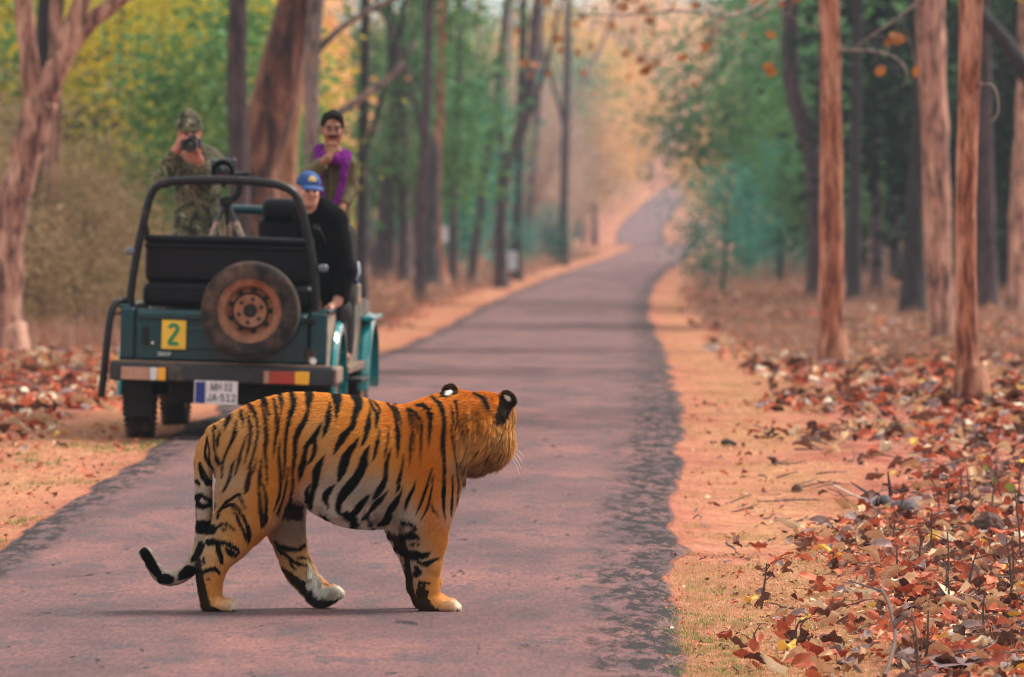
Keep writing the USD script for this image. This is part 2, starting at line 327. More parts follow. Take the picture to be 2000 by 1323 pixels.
road_mat = usdkit.material(stage, L + 'road_tar', {
    'g': ('geometry', {}), 'ae': ('attribute', {'attribute': 'kerb'}), 'mp': ('mapping', {'scale': (1.5, .28, 1)}), 'mq': ('mapping', {'scale': (1.5, .42, 1)}),
    'n1': ('noise_texture', {'scale': .9, 'detail': 6.0, 'roughness': .6}), 'r1': ('rgb_ramp', {'ramp': [(.3, (.062, .036, .040)), (.43, (.102, .053, .056)), (.56, (.148, .069, .068)), (.72, (.22, .093, .082))]}),
    'n2': ('noise_texture', {'scale': 2.6, 'detail': 8.0, 'roughness': .72}), 'r2': ('rgb_ramp', {'ramp': [(.40, (1, 1, 1)), (.47, (0, 0, 0))]}), 'b2': ('rgb_to_bw', {}), 'f2': ('math', {'math_type': 'multiply', 'value2': .75}), 'm2': ('mix_color', {'b': (.07, .05, .058)}),
    'n3': ('noise_texture', {'scale': 220.0, 'detail': 2.0}), 'r3': ('rgb_ramp', {'ramp': [(.3, (.75, .75, .75)), (.7, (1.2, 1.2, 1.2))]}), 'm3': ('mix_color', {'blend_type': 'multiply', 'fac': 1.0, 'use_clamp': False}),
    'n4': ('noise_texture', {'scale': 6.5, 'detail': 8.0, 'roughness': .78}), 'a4': ('math', {'math_type': 'multiply_add', 'value2': 9.0, 'value3': -4.1}), 'a5': ('math', {'math_type': 'multiply'}), 'a6': ('math', {'math_type': 'multiply', 'value2': 2.6}), 'c6': ('clamp', {}), 'm5': ('mix_color', {'b': (.012, .007, .008)}),
    'v': ('voronoi_texture', {'scale': 1.1, 'feature': 'distance_to_edge'}), 'nd': ('noise_texture', {'scale': 3.0, 'detail': 4.0}), 'mv': ('mix_vector', {'fac': .12}), 'rv': ('rgb_ramp', {'ramp': [(0, (1, 1, 1)), (.012, (0, 0, 0))]}), 'bv': ('rgb_to_bw', {}), 'fv': ('math', {'math_type': 'multiply'}), 'rn': ('rgb_ramp', {'ramp': [(.5, (0, 0, 0)), (.62, (.7, .7, .7))]}), 'bn': ('rgb_to_bw', {}), 'm6': ('mix_color', {'b': (.05, .035, .035)}),
    'mg': ('mapping', {'scale': (46, 5, 1)}), 'n7': ('noise_texture', {'scale': 1.0, 'detail': 4.0, 'roughness': .7}), 'r7': ('rgb_ramp', {'ramp': [(.3, (.62, .64, .66)), (.5, (1, 1, 1)), (.7, (1.35, 1.25, 1.22))]}), 'm7': ('mix_color', {'blend_type': 'multiply', 'fac': 1.0, 'use_clamp': False}),
    'mc': ('mapping', {'scale': (5.5, .75, 1)}), 'n8': ('noise_texture', {'scale': 1.0, 'detail': 6.0, 'roughness': .7, 'distortion': .4}), 'r8': ('rgb_ramp', {'ramp': [(.345, (.95, .95, .95)), (.38, (0, 0, 0))]}), 'b8': ('rgb_to_bw', {}), 'm8': ('mix_color', {'b': (.016, .010, .012)}),
    's1': ('math', {'math_type': 'multiply_add', 'value2': 20.0, 'value3': -23.5}), 's2': ('math', {'math_type': 'multiply_add', 'value2': 9.0}), 's3': ('clamp', {}), 'r9': ('rgb_ramp', {'ramp': [(.3, (.17, .045, .025)), (.6, (.32, .10, .055))]}), 'm9': ('mix_color', {}),
    'p': ('principled_bsdf', {'roughness': .8, 'specular_ior_level': .22}), 'b': ('bump', {'strength': .6, 'distance': .008}), 'ad': ('math', {'math_type': 'add'}),
}, [('g.position', 'mp.vector'), ('g.position', 'mq.vector'), ('mq.vector', 'n1.vector'), ('mq.vector', 'n2.vector'), ('g.position', 'n3.vector'), ('mp.vector', 'n4.vector'), ('n1.fac', 'r1.fac'), ('n2.fac', 'r2.fac'), ('r2.color', 'b2.color'), ('b2.val', 'f2.value1'), ('f2.value', 'm2.fac'), ('r1.color', 'm2.a'),
    ('m2.result', 'm3.a'), ('n3.fac', 'r3.fac'), ('r3.color', 'm3.b'), ('n4.fac', 'a4.value1'), ('ae.fac', 'a5.value2'), ('a4.value', 'a5.value1'), ('a5.value', 'a6.value1'), ('a6.value', 'c6.value'), ('c6.result', 'm5.fac'), ('m3.result', 'm5.a'),
    ('g.position', 'nd.vector'), ('g.position', 'mv.a'), ('nd.color', 'mv.b'), ('mv.result', 'v.vector'), ('v.distance', 'rv.fac'), ('rv.color', 'bv.color'), ('n1.fac', 'rn.fac'), ('rn.color', 'bn.color'), ('bv.val', 'fv.value1'), ('bn.val', 'fv.value2'), ('fv.value', 'm6.fac'), ('m5.result', 'm6.a'),
    ('mg.vector', 'n7.vector'), ('n7.fac', 'r7.fac'), ('m6.result', 'm7.a'), ('r7.color', 'm7.b'), ('mc.vector', 'n8.vector'), ('n8.fac', 'r8.fac'), ('r8.color', 'b8.color'), ('b8.val', 'm8.fac'), ('m7.result', 'm8.a'), ('ae.fac', 's1.value1'), ('n4.fac', 's2.value1'), ('s1.value', 's2.value3'), ('s2.value', 's3.value'), ('s3.result', 'm9.fac'), ('m8.result', 'm9.a'), ('n1.fac', 'r9.fac'), ('r9.color', 'm9.b'), ('g.position', 'mg.vector'), ('g.position', 'mc.vector'), ('m9.result', 'p.base_color'), ('n3.fac', 'ad.value1'), ('n2.fac', 'ad.value2'), ('ad.value', 'b.height'), ('b.normal', 'p.normal')], surface='p.BSDF')
obj('road', (np.stack([Xr, Yr, Zr], -1).reshape(-1, 3), np.stack([i, i + 1, i + nu2 + 1, i + nu2], 1)), road_mat, smooth=True, attrs={'kerb': edge.ravel()}, label='narrow dusty tarred road with crumbled dark edges running into the forest', kind='structure')
# ---------------------------------------------------------------- the tiger (worked out in photo pixels, 430 px = 1 m; y is depth in the same unit)
TS = 430.0
TX = [402, 405, 410, 415, 430, 456, 480, 511, 545, 574, 610, 653, 685, 712, 740, 771, 790, 810, 842, 865, 889, 905, 930]
TT = [895, 882, 868, 855, 832, 806, 793, 781, 772, 768, 768, 771, 774, 780, 786, 792, 793, 791, 782, 775, 771, 770, 772]
BX = [402, 410, 420, 440, 480, 520, 560, 588, 600, 614, 632, 653, 672, 692, 720, 743, 770, 800, 840, 865, 880, 892, 900, 905, 915, 930]
BB = [900, 905, 930, 960, 988, 996, 985, 974, 990, 1000, 1010, 1020, 1027, 1030, 1032, 1032, 1030, 1024, 1020, 1014, 1006, 985, 960, 930, 905, 890]
WX = [402, 406, 412, 420, 450, 500, 560, 600, 650, 700, 750, 800, 850, 890, 930]
WW = [8, 16, 26, 42, 66, 80, 84, 86, 94, 100, 100, 94, 86, 74, 64]
tf = Field((262, -125, 735), (1030, 175, 1206), 2.6)
def torso():
    sl, x, y, z = tf.part((395, -120, 740), (940, 130, 1060))
    xs = x[:, 0, 0]
    sm = lambda X, Y: np.convolve(np.pad(np.interp(xs, X, Y), 4, mode='edge'), np.ones(9) / 9, 'valid').astype(np.float32)
    t, b, w = sm(TX, TT), sm(BX, BB), np.maximum(sm(WX, WW), 5)
    c, hh = ((t + b) / 2)[:, None, None], np.maximum((b - t) / 2, 4)[:, None, None]
    w = w[:, None, None]
    v = (z - c) / hh
    w = w * (1 - .16 * np.clip(-v, 0, 1) ** 2 - .12 * np.clip(v, 0, 1) ** 2)      # narrower at the spine and keel
    q = np.sqrt((y / w) ** 2 + v ** 2)
    d = (q - 1) * np.minimum(w, hh) * .85
    d = np.maximum(d, np.maximum(402 - x, x - 915))
    tf.put(sl, d.astype(np.float32), 1.0)
torso()
def chain(pts, y, k=18, ys=1.0): tf.chain([(p[0], y + (p[3] if len(p) > 3 else 0), p[1], p[2]) for p in pts], k, ys)
# near hind leg
chain([(500, 905, 66), (490, 965, 60)], -38, 20, .62); chain([(490, 965, 60), (487, 990, 56), (468, 1024, 43)], -42, 18, .66)
chain([(468, 1024, 43), (447, 1055, 37), (421, 1085, 32)], -46, 14, .72)
chain([(421, 1085, 31), (413, 1108, 26), (411, 1132, 21.5), (412, 1155, 19), (413, 1177, 18.5)], -48, 12, .85)
chain([(413, 1079 + 100, 17), (440, 1182, 15)], -48, 10, 1.25)
# far hind leg, stepping forward
chain([(535, 930, 62), (548, 990, 42), (557, 1035, 33)], 44, 18, .7)
chain([(557, 1035, 33), (567, 1072, 28), (575, 1103, 25), (586, 1125, 23.5), (607, 1150, 22), (630, 1166, 19)], 50, 12, .85)
chain([(626, 1168, 18), (650, 1163, 14)], 50, 10, 1.2)
# near front leg and shoulder
tf.ell((846, -52, 880), (52, 34, 92), 24)
chain([(848, 900, 56), (838, 965, 50), (833, 1012, 43)], -46, 20, .8)
chain([(833, 1012, 42), (835, 1060, 33), (833, 1100, 25), (834, 1140, 20.5), (839, 1176, 20)], -48, 14, .85)
chain([(838, 1179, 19), (872, 1182, 17)], -48, 10, 1.25)
# far front leg
tf.ell((835, 52, 885), (52, 32, 88), 24)
chain([(815, 950, 50), (795, 1018, 40), (800, 1060, 31)], 44, 18, .8)
chain([(800, 1060, 29), (811, 1105, 22), (816, 1148, 19), (826, 1176, 18)], 46, 12, .85)
chain([(826, 1175, 18), (856, 1176, 15)], 46, 10, 1.2)
def toes(x, z, y, r, reach, up=0.0):
    for i, dy in enumerate((-21, -7.2, 7.2, 21)):
        e = reach * (1.0 if i in (1, 2) else .80)
        tf.chain([(x - 6, y + dy * .85, z - 3, r), (x + e * .55, y + dy, z - 4 - up * .5, r * .98), (x + e, y + dy, z + 1 - up, r * .80)], 2.5)
toes(438, 1183, -48, 11, 18); toes(870, 1183.5, -48, 12, 22); toes(648, 1166, 50, 9.5, 16, 6); toes(856, 1180, 46, 10, 16)
tf.ell((857, -26, 1136), (6.5, 7, 13), 5)                                         # dew claw
# neck, head turned away from the camera
hf = np.array([.42, .88, .10]); hf /= np.linalg.norm(hf)                          # where the face looks
hr = np.cross(hf, [0, 0, 1.0]); hr /= np.linalg.norm(hr); hr = hr * np.sign(hr[0]) + np.array([0, 0, .16]); hr /= np.linalg.norm(hr)
hu = np.cross(hr, hf); HR = np.stack([hr, hf, hu])
HC = np.array([938.0, 22.0, 838.0])
def H(r, f, u): return HC + hr * r + hf * f + hu * u                              # head space to tiger space (u > 0 points down the photo)
if hu[2] < 0: hu = -hu; HR[2] = hu
chain([(848, 855, 70), (885, 846, 70), (918, 842, 62)], 0, 22, .95)
tf.ell(HC, (60, 72, 62), 18, HR)
tf.ell(H(14, -4, -34), (46, 60, 34), 14, HR)                                      # crown
tf.ell(H(33, 10, 22), (27, 44, 38), 14, HR); tf.ell(H(-34, 10, 36), (28, 46, 46), 14, HR)   # ruff of both cheeks
tf.ell(H(6, -8, 54), (29, 34, 26), 14, HR); tf.ell((392, -46, 1084), (9, 11, 13), 8); tf.ell((503, -62, 1012), (22, 14, 26), 14); tf.ell((850, -56, 1104), (9, 12, 14), 8)
tf.ell(H(0, 78, 22), (34, 40, 28), 14, HR); tf.ell(H(0, 92, 32), (26, 24, 22), 8, HR)   # muzzle
tf.ell(H(0, 84, 52), (20, 26, 13), 8, HR)                                         # chin
tf.ell(H(22, 60, -6), (9, 8, 7), 5, HR, True); tf.ell(H(-22, 60, -6), (9, 8, 7), 5, HR, True)
def ear(top, base, rt, rb):
    top, base = np.array(top, float), np.array(base, float)
    tf.cone(base, top, rb, rt, 3, .42)
    tf.ell(top + hf * 13, (rt * .72, 9, rt * .78), 3, np.stack([hr, hf, hu]), True)
ear((990, 2, 783), (977, 4, 828), 19.5, 10.5)
ear((880, 30, 768), (888, 30, 800), 18, 12)
# tail
TAIL = [(411, 862, 18.5), (401, 895, 15.5), (398, 935, 14.5), (399, 985, 14), (399, 1023, 13.5), (396, 1062, 13.5), (386, 1090, 12.5), (368, 1114, 12), (345, 1128, 11.5), (320, 1128, 11.5), (303, 1111, 10.5), (291, 1089, 9.5), (284, 1080, 8.5)]
tt = np.linspace(0, len(TAIL) - 1, 50); TA = np.array(TAIL); from scipy.interpolate import CubicSpline
TA = CubicSpline(np.arange(len(TAIL)), TA)(tt); chain([tuple(r) for r in TA[5:]], -14, 6); chain([(440, 838, 18), (424, 850, 19), (410, 868, 18)] + [tuple(r) for r in TA[2:7]], -12, 8)
tf.half((0, 0, 1), 1196.0, 3)
tb = tf.mesh()

# ---- markings: black stripes, muddy heels and painted leg shade traced from the photograph, as (x, y, width) in crops of 7.692x
ORG = {'A': (380, 760, 7.692), 'B': (380, 900, 7.692), 'C': (560, 760, 7.692), 'D': (560, 890, 7.692), 'E': (750, 760, 7.692), 'F': (740, 890, 7.692), 'G': (270, 1030, 7.692), 'H': (480, 1030, 7.692), 'J': (700, 950, 4.9), 'P': (0, 0, 1.0)}
S = []   # (crop, side, brown, points); side: 0 both flanks, -1 near, 1 far
def st(c, *p, side=0, br=0.0): S.append((c, side, br, p))
st('A', (1490,40,60),(1520,180,80),(1510,280,75),(1470,400,65),(1430,560,55),(1405,720,45),(1395,860,40),(1400,1000,35),(1390,1150,25),(1380,1260,18),(1370,1340,6))
st('A', (1757,40,110),(1755,120,105),(1745,220,70),(1735,320,45),(1690,450,70),(1610,580,80),(1560,700,70),(1545,800,60),(1555,870,50),(1545,960,55),(1530,1060,45),(1510,1200,40),(1515,1300,40),(1510,1430,35),(1475,1577,38),(1462,1690,50),(1440,1780,70))
st('A', (1320,80,60),(1335,150,55),(1345,230,40),(1340,340,10))
st('A', (1230,140,25),(1250,260,45),(1272,420,50),(1285,520,60),(1270,640,50),(1250,780,35),(1230,900,25),(1222,1010,8), br=.3); st('A', (1332,320,12),(1315,450,20),(1298,570,28))
st('A', (1040,200,30),(1065,300,40),(1100,420,45),(1115,560,55),(1120,680,60),(1105,800,55),(1095,900,50),(1110,1020,35),(1115,1200,30),(1120,1300,25),(1128,1400,8), br=.6)
st('A', (1070,150,80),(1105,210,65),(1130,290,40),(1150,380,25),(1160,430,6))
st('A', (850,230,50),(905,290,70),(940,370,60),(975,460,40),(985,560,35),(990,660,35),(965,760,30),(940,880,35),(905,1000,35),(875,1120,40),(860,1220,45),(850,1297,70),(840,1397,80),(810,1497,50),(782,1545,8), br=.6)
st('A', (820,340,20),(855,440,40),(880,540,50),(880,640,55),(870,740,40),(845,860,30),(820,960,25),(795,1090,8), br=.8)
st('A', (735,320,40),(735,390,60),(765,470,25),(772,540,6)); st('A', (575,385,40),(535,450,70),(498,520,50),(490,595,8))
st('A', (655,455,15),(650,560,40),(640,640,60),(605,740,50),(570,820,40),(520,920,35),(480,1010,35),(455,1100,32),(450,1230,25),(445,1310,20))
st('A', (812,650,8),(800,730,20),(770,830,30),(735,930,40),(710,1030,45),(680,1140,30),(650,1250,18),(628,1285,6), br=.8)
st('A', (640,1030,12),(610,1120,40),(580,1220,42),(565,1300,45),(530,1390,40),(480,1480,30),(455,1540,8))
st('A', (330,550,40),(310,660,40),(310,760,35),(325,860,35),(350,960,40),(375,1040,80),(395,1080,60)); st('A', (395,585,25),(408,650,30),(378,740,50),(385,830,35))
st('A', (205,700,25),(185,820,35),(170,920,35),(180,1010,40),(230,1110,60),(300,1185,50)); st('A', (208,760,20),(230,880,25),(235,980,25),(225,1070,30))
st('B', (85,30,40),(105,140,60),(140,250,60),(205,320,80),(285,320,60)); st('B', (90,30,30),(150,140,30),(200,240,30),(260,300,40)); st('B', (45,300,60),(80,350,30))
st('B', (45,540,110),(110,500,60),(200,560,60),(290,600,60)); st('B', (50,640,90),(130,670,85),(210,650,70),(290,640,110)); st('B', (70,975,180),(130,970,220),(200,985,200),(275,1000,140))
st('A', (1040,1000,12),(1035,1120,30),(1022,1220,45),(1015,1330,45),(1000,1430,30),(1010,1580,40),(1025,1730,50),(1030,1880,60),(1035,2030,40), br=.5)
st('B', (1045,290,30),(1090,430,35),(1110,550,50),(1105,700,50),(1090,820,60),(1050,930,50), br=.2); st('A', (968,1010,8),(945,1120,25),(920,1200,30),(885,1280,25),(850,1340,12), br=.8)
st('A', (1332,730,12),(1310,860,30),(1305,960,35),(1310,1060,45),(1325,1180,45),(1330,1327,40),(1315,1477,35),(1290,1597,30),(1245,1717,20),(1212,1800,6))
st('B', (1458,50,10),(1430,180,20),(1410,330,25),(1375,460,30),(1330,580,30),(1290,700,32),(1265,770,45), br=.3)
N = -1
st('B', (370,820,40),(400,730,40),(470,640,40),(550,560,40),(640,510,35),(702,465,40),(730,540,40),(760,600,30),(805,680,8), side=N)
st('B', (400,725,25),(500,660,40),(580,620,45),(650,640,45),(710,700,50),(750,790,50),(790,870,45),(830,980,55),(845,1080,60),(822,1200,20), side=N)
st('B', (605,675,18),(660,770,40),(690,870,45),(720,950,40),(770,1030,45),(805,1130,50), side=N)
st('B', (318,1018,12),(390,940,30),(450,900,35),(520,910,35),(590,960,28),(645,1002,8), side=N); st('B', (395,955,10),(450,990,32),(515,985,16), side=N)
st('G', (1075,195,90),(1150,175,90),(1240,190,70),(1330,190,60),(1420,240,70),(1500,300,60),(1550,345,15), side=N); st('G', (1210,230,60),(1230,320,80),(1260,410,70),(1272,510,40), side=N)
st('G', (1335,285,35),(1400,350,90),(1470,390,60),(1540,350,20), side=N); st('G', (980,640,60),(1080,600,50),(1170,590,60),(1220,640,50),(1248,692,10), side=N)
st('G', (1000,430,30),(1010,500,40)); st('G', (1060,740,30),(1085,750,25))
st('C', (682,180,18),(670,300,60),(660,420,85),(640,520,75),(605,620,50),(568,715,8)); st('C', (780,60,160),(782,130,140),(790,220,85),(790,300,60),(775,400,25),(765,480,5))
st('C', (1060,110,120),(1100,180,120),(1105,240,105),(1080,310,90),(1050,400,80),(1030,520,75),(960,600,70),(880,690,105),(820,790,80),(772,880,50),(750,945,10))
st('C', (558,485,16),(510,590,60),(450,690,80),(380,760,70),(330,830,60),(310,930,65),(290,1050,80),(260,1160,90),(235,1290,50),(215,1375,6)); st('C', (480,680,40),(465,760,60),(470,850,60),(440,950,60),(400,1030,40),(330,1125,8))
st('C', (1118,695,16),(1060,800,70),(980,890,90),(930,980,115),(900,1080,125),(860,1200,105),(820,1310,55),(798,1375,8)); st('C', (1275,290,15),(1275,400,50),(1255,520,75),(1230,640,70),(1195,740,50),(1150,840,6))
st('C', (1275,180,30),(1310,260,35),(1355,330,40),(1390,400,65),(1385,490,45),(1365,590,10)); st('C', (1310,175,12),(1390,250,28),(1425,310,30),(1412,380,30))
st('C', (1432,575,8),(1410,680,30),(1390,780,50),(1375,880,55),(1350,970,35),(1325,1050,6)); st('C', (1550,530,10),(1555,650,25),(1545,780,28),(1520,900,22),(1495,1010,6), br=.3)
st('E', (80,230,18),(150,290,40),(205,380,45),(215,480,55),(235,600,70),(245,720,65),(240,850,45),(232,1010,6)); st('E', (180,260,30),(250,360,40),(280,450,32),(300,560,8))
st('C', (1597,855,12),(1560,980,45),(1530,1080,50),(1520,1200,60),(1515,1300,65),(1480,1390,85),(1440,1450,95),(1380,1550,70),(1305,1650,8)); st('C', (1782,950,10),(1772,1080,30),(1750,1200,38),(1725,1310,48),(1705,1400,45),(1688,1470,28),(1660,1540,6))
st('E', (385,330,12),(420,430,25),(450,520,35),(470,650,28),(480,780,22),(475,910,6), br=.3); st('E', (432,630,12),(430,750,30),(425,880,32),(420,1000,20),(403,1160,5)); st('E', (380,310,25),(450,390,30),(500,470,30),(535,570,22),(550,700,6))
st('E', (380,285,30),(470,320,50),(530,380,45),(580,450,40),(597,560,35),(592,700,30),(585,850,25),(575,1000,18),(558,1150,5)); st('E', (520,235,30),(620,225,50),(690,290,65),(725,380,65),(725,500,50),(715,630,40),(700,780,22),(688,870,5))
st('E', (755,110,30),(840,190,60),(890,270,60),(925,400,50),(930,550,55),(915,700,65),(908,850,60),(925,1000,45),(930,1150,40),(928,1250,42),(923,1350,50),(908,1500,55),(908,1650,45),(910,1780,25),(930,1940,5))
st('E', (1028,240,16),(1055,350,40),(1060,450,25),(1040,580,18),(1045,720,18),(1080,880,22),(1105,1050,18),(1110,1200,14),(1130,1400,20),(1113,1530,14),(1100,1700,8), br=.3)
st('E', (1080,430,8),(1100,560,14),(1100,700,14),(1098,800,4)); st('E', (1105,180,50),(1125,300,40),(1140,430,30),(1150,590,6)); st('E', (1217,480,16),(1215,580,25),(1240,680,22),(1260,800,18),(1258,930,6), br=.2)
st('E', (1370,72,16),(1480,110,40),(1560,170,60),(1605,260,60),(1620,320,16))
st('F', (822,150,12),(790,290,22),(740,420,35),(700,520,40),(670,620,35),(620,740,28),(575,850,6), br=.2); st('F', (852,250,12),(820,400,18),(790,550,30),(765,680,28),(720,800,25),(650,920,10), br=.4)
st('F', (572,340,10),(530,460,40),(470,580,55),(430,680,48),(412,780,8)); st('F', (372,430,10),(330,560,40),(270,680,80),(210,780,100),(160,900,80),(110,980,90),(60,1000,80))
st('F', (162,485,12),(100,580,45),(40,660,60)); st('D', (1550,485,12),(1480,580,50),(1410,640,75),(1330,730,60),(1260,820,60),(1195,905,50)); st('F', (1125,260,14),(1120,400,20),(1110,550,25),(1102,700,35),(1095,860,12)); st('F', (800,690,12),(840,770,25),(905,860,6), br=.9)
st('D', (592,-30,20),(540,80,80),(490,190,110),(475,290,100),(460,400,90),(430,500,70),(400,600,80),(370,700,110),(360,745,60)); st('D', (380,410,30),(340,500,50),(325,600,60),(330,710,50))
st('D', (760,400,16),(690,470,70),(630,540,90),(610,630,90),(650,740,30)); st('C', (1283,810,15),(1220,920,70),(1190,1030,110),(1190,1100,115),(1130,1220,125),(1060,1330,125),(990,1420,135),(900,1520,125),(840,1630,100),(795,1740,70),(860,1810,70),(960,1850,115),(1040,1900,145),(1070,2000,110),(1070,2080,110),(975,2098,40))
st('D', (1287,535,16),(1220,620,70),(1140,710,90),(1070,790,90),(1020,850,80)); st('D', (515,825,15),(600,900,60),(680,980,70),(760,1040,50),(825,1070,15)); st('D', (1275,875,50),(1300,960,60),(1325,1045,35)); st('D', (1345,1090,50),(1400,1090,50)); st('D', (1740,920,30),(1770,1030,25))
st('J', (440,440,60),(520,440,80),(585,470,30), side=N); st('J', (390,640,70),(480,640,80),(560,640,90),(640,640,50),(695,612,12), side=N); st('J', (575,705,25),(650,722,45),(720,690,32),(775,665,10), side=N); st('J', (510,525,20),(590,530,18), side=N); st('J', (430,300,40),(500,330,30),(560,380,30))
st('J', (560,820,60),(600,800,30),(560,760,40), side=N); st('J', (600,900,30),(690,905,14), side=N)
Fr = 1
st('H', (420,200,30),(480,280,70),(560,310,70),(680,340,70),(790,340,60),(865,285,55), side=Fr); st('H', (470,345,40),(560,390,50),(640,460,40),(700,520,50),(790,560,45),(910,588,20), side=Fr); st('H', (760,470,16),(840,465,35),(905,478,28), side=Fr); st('H', (655,515,18),(690,600,30),(765,652,14), side=Fr)
st('J', (360,600,60),(440,650,60),(540,660,60), side=Fr); st('J', (460,760,40),(560,790,40), side=Fr); st('J', (470,900,40),(560,930,40), side=Fr)  # far foreleg bands, partly painted in for its shade
st('G', (880,640,120),(780,640,150),(700,700,130),(640,760,60)); st('G', (360,770,120),(430,770,130),(500,780,110)); st('G', (100,360,110),(160,480,130),(230,610,130),(300,690,110)); st('G', (960,250,110),(930,330,100),(880,420,80),(830,480,60))
st('G', (1440,1215,20),(1445,1275,16), side=N); st('J', (950,1165,14),(945,1205,14), side=N)  # dark toe gaps drawn into the coat colour, not stripes
POLY = [('G', -1, .12, [(895,400),(960,430),(985,600),(1010,750),(1040,900),(1080,1050),(1100,1160),(1250,1205),(1290,1270),(1450,1290),(1470,1340),(980,1340),(960,1190),(940,1060),(900,900),(860,700),(860,520)]),  # backs of the lower legs: wet mud and crushed shadow painted together
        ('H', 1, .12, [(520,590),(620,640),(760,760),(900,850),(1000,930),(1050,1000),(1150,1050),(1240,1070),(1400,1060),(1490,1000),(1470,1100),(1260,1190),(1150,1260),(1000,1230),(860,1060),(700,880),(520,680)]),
        ('B', 1, .5, [(1040,950),(1270,740),(1470,620),(1640,680),(1610,900),(1500,905),(1350,855),(1200,950),(1150,1080)]),  # inner thigh, partly shade painted into the coat
        ('J', -1, .2, [(575,870),(610,930),(640,900),(655,960),(685,980),(670,1040),(700,1110),(780,1165),(860,1205),(850,1250),(600,1250),(555,1130),(560,1000)]),  # back of the near foreleg, mud and painted shade as on the heel
        ('J', 1, .5, [(430,560),(560,640),(585,900),(600,1100),(640,1300),(450,1200),(440,800)]),  # shade of the far foreleg painted into the coat
        ('J', 1, .35, [(235,395),(330,440),(420,430),(480,470),(500,520),(470,650),(380,640)]),  # shadow between the forelegs, painted onto the far leg
        ('E', 0, 0, [(1740,120),(1800,20),(1900,-5),(2000,30),(2040,130),(1990,240),(1930,290),(1880,390),(1830,470),(1700,520),(1640,420),(1720,330)]),
        ('E', 0, 0, [(840,50),(880,-60),(1000,-110),(1090,-40),(1130,60),(1010,110),(880,125)])]
def inside(P, poly):
    q = np.array(poly, float); x, y = P[:, 0], P[:, 1]; r = np.zeros(len(P), bool)
    for (x0, y0), (x1, y1) in zip(q, np.roll(q, -1, 0)):
        if y0 == y1: continue
        c = (y0 > y) != (y1 > y); r ^= c & (x < (x1 - x0) * (y - y0) / (y1 - y0) + x0)
    return r
def markings(P):
    """(how black, how brown) at tiger points P = (px, depth, py)"""
    n = len(P); K = np.zeros(n); BRN = np.zeros(n)
    wob = np.stack([P[:, 0] / 7, P[:, 1] / 9, P[:, 2] / 7], 1)
    X = P[:, [0, 2]] + 1.3 * np.stack([meshkit.noise(wob, 1) - .5, meshkit.noise(wob, 2) - .5], 1)
    for c, side, br, pts in S:
        ox, oy, s = ORG[c]; q = np.array(pts, float); q = np.c_[ox + q[:, 0] / s, oy + q[:, 1] / s, np.maximum(q[:, 2] / s * 1.16 + .4, .6)]
        lo, hi = q[:, :2].min(0) - 12, q[:, :2].max(0) + 12
        m = (X > lo).all(1) & (X < hi).all(1)
        if side: m &= P[:, 1] * side > -6
        m = np.nonzero(m)[0]
        if not len(m): continue
        Z = X[m]; best = np.full(len(m), 9.0)
        for a, b in zip(q[:-1], q[1:]):
            d = b[:2] - a[:2]; t = np.clip((Z - a[:2]) @ d / (d @ d + 1e-9), 0, 1)
            best = np.minimum(best, np.hypot(*(Z - a[:2] - t[:, None] * d).T) - (a[2] + t * (b[2] - a[2])) / 2)
        v = np.clip(.5 - best / 1.5, 0, 1)
        up = v > K[m]; BRN[m] = np.where(up, br, BRN[m]); K[m] = np.maximum(K[m], v)
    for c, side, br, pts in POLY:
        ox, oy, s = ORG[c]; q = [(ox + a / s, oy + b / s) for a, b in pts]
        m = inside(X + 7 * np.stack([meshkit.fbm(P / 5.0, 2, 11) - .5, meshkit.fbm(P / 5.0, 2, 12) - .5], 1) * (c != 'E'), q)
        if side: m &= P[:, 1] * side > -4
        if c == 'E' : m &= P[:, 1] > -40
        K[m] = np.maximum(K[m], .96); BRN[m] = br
    return K, BRN
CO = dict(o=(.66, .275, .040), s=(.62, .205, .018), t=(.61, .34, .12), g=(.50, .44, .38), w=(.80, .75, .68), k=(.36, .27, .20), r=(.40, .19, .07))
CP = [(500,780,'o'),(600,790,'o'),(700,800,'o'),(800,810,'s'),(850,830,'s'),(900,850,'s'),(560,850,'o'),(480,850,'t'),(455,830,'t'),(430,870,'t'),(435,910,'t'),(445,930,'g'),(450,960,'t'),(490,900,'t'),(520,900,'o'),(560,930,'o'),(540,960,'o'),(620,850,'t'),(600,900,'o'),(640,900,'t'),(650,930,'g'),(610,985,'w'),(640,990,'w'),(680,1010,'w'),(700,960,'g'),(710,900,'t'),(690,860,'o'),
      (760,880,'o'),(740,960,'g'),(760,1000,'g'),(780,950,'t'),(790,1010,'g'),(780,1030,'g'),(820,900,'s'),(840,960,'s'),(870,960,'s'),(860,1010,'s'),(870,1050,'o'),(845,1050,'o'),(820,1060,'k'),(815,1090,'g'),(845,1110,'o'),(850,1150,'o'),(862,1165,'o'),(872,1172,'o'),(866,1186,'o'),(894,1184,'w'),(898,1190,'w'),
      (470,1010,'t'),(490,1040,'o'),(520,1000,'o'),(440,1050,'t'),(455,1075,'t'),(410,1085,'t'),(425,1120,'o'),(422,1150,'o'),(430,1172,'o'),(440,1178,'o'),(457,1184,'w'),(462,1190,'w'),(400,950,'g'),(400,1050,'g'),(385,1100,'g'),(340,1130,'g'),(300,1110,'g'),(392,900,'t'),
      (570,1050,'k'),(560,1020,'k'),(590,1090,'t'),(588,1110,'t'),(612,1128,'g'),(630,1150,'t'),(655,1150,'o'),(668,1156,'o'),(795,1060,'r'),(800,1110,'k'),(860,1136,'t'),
      (950,775,'s'),(930,840,'s'),(960,870,'o'),(990,850,'t'),(985,890,'t'),(960,915,'k'),(930,925,'k'),(925,885,'t'),(945,905,'t'),(940,870,'o'),(895,1000,'w'),(905,975,'t')]
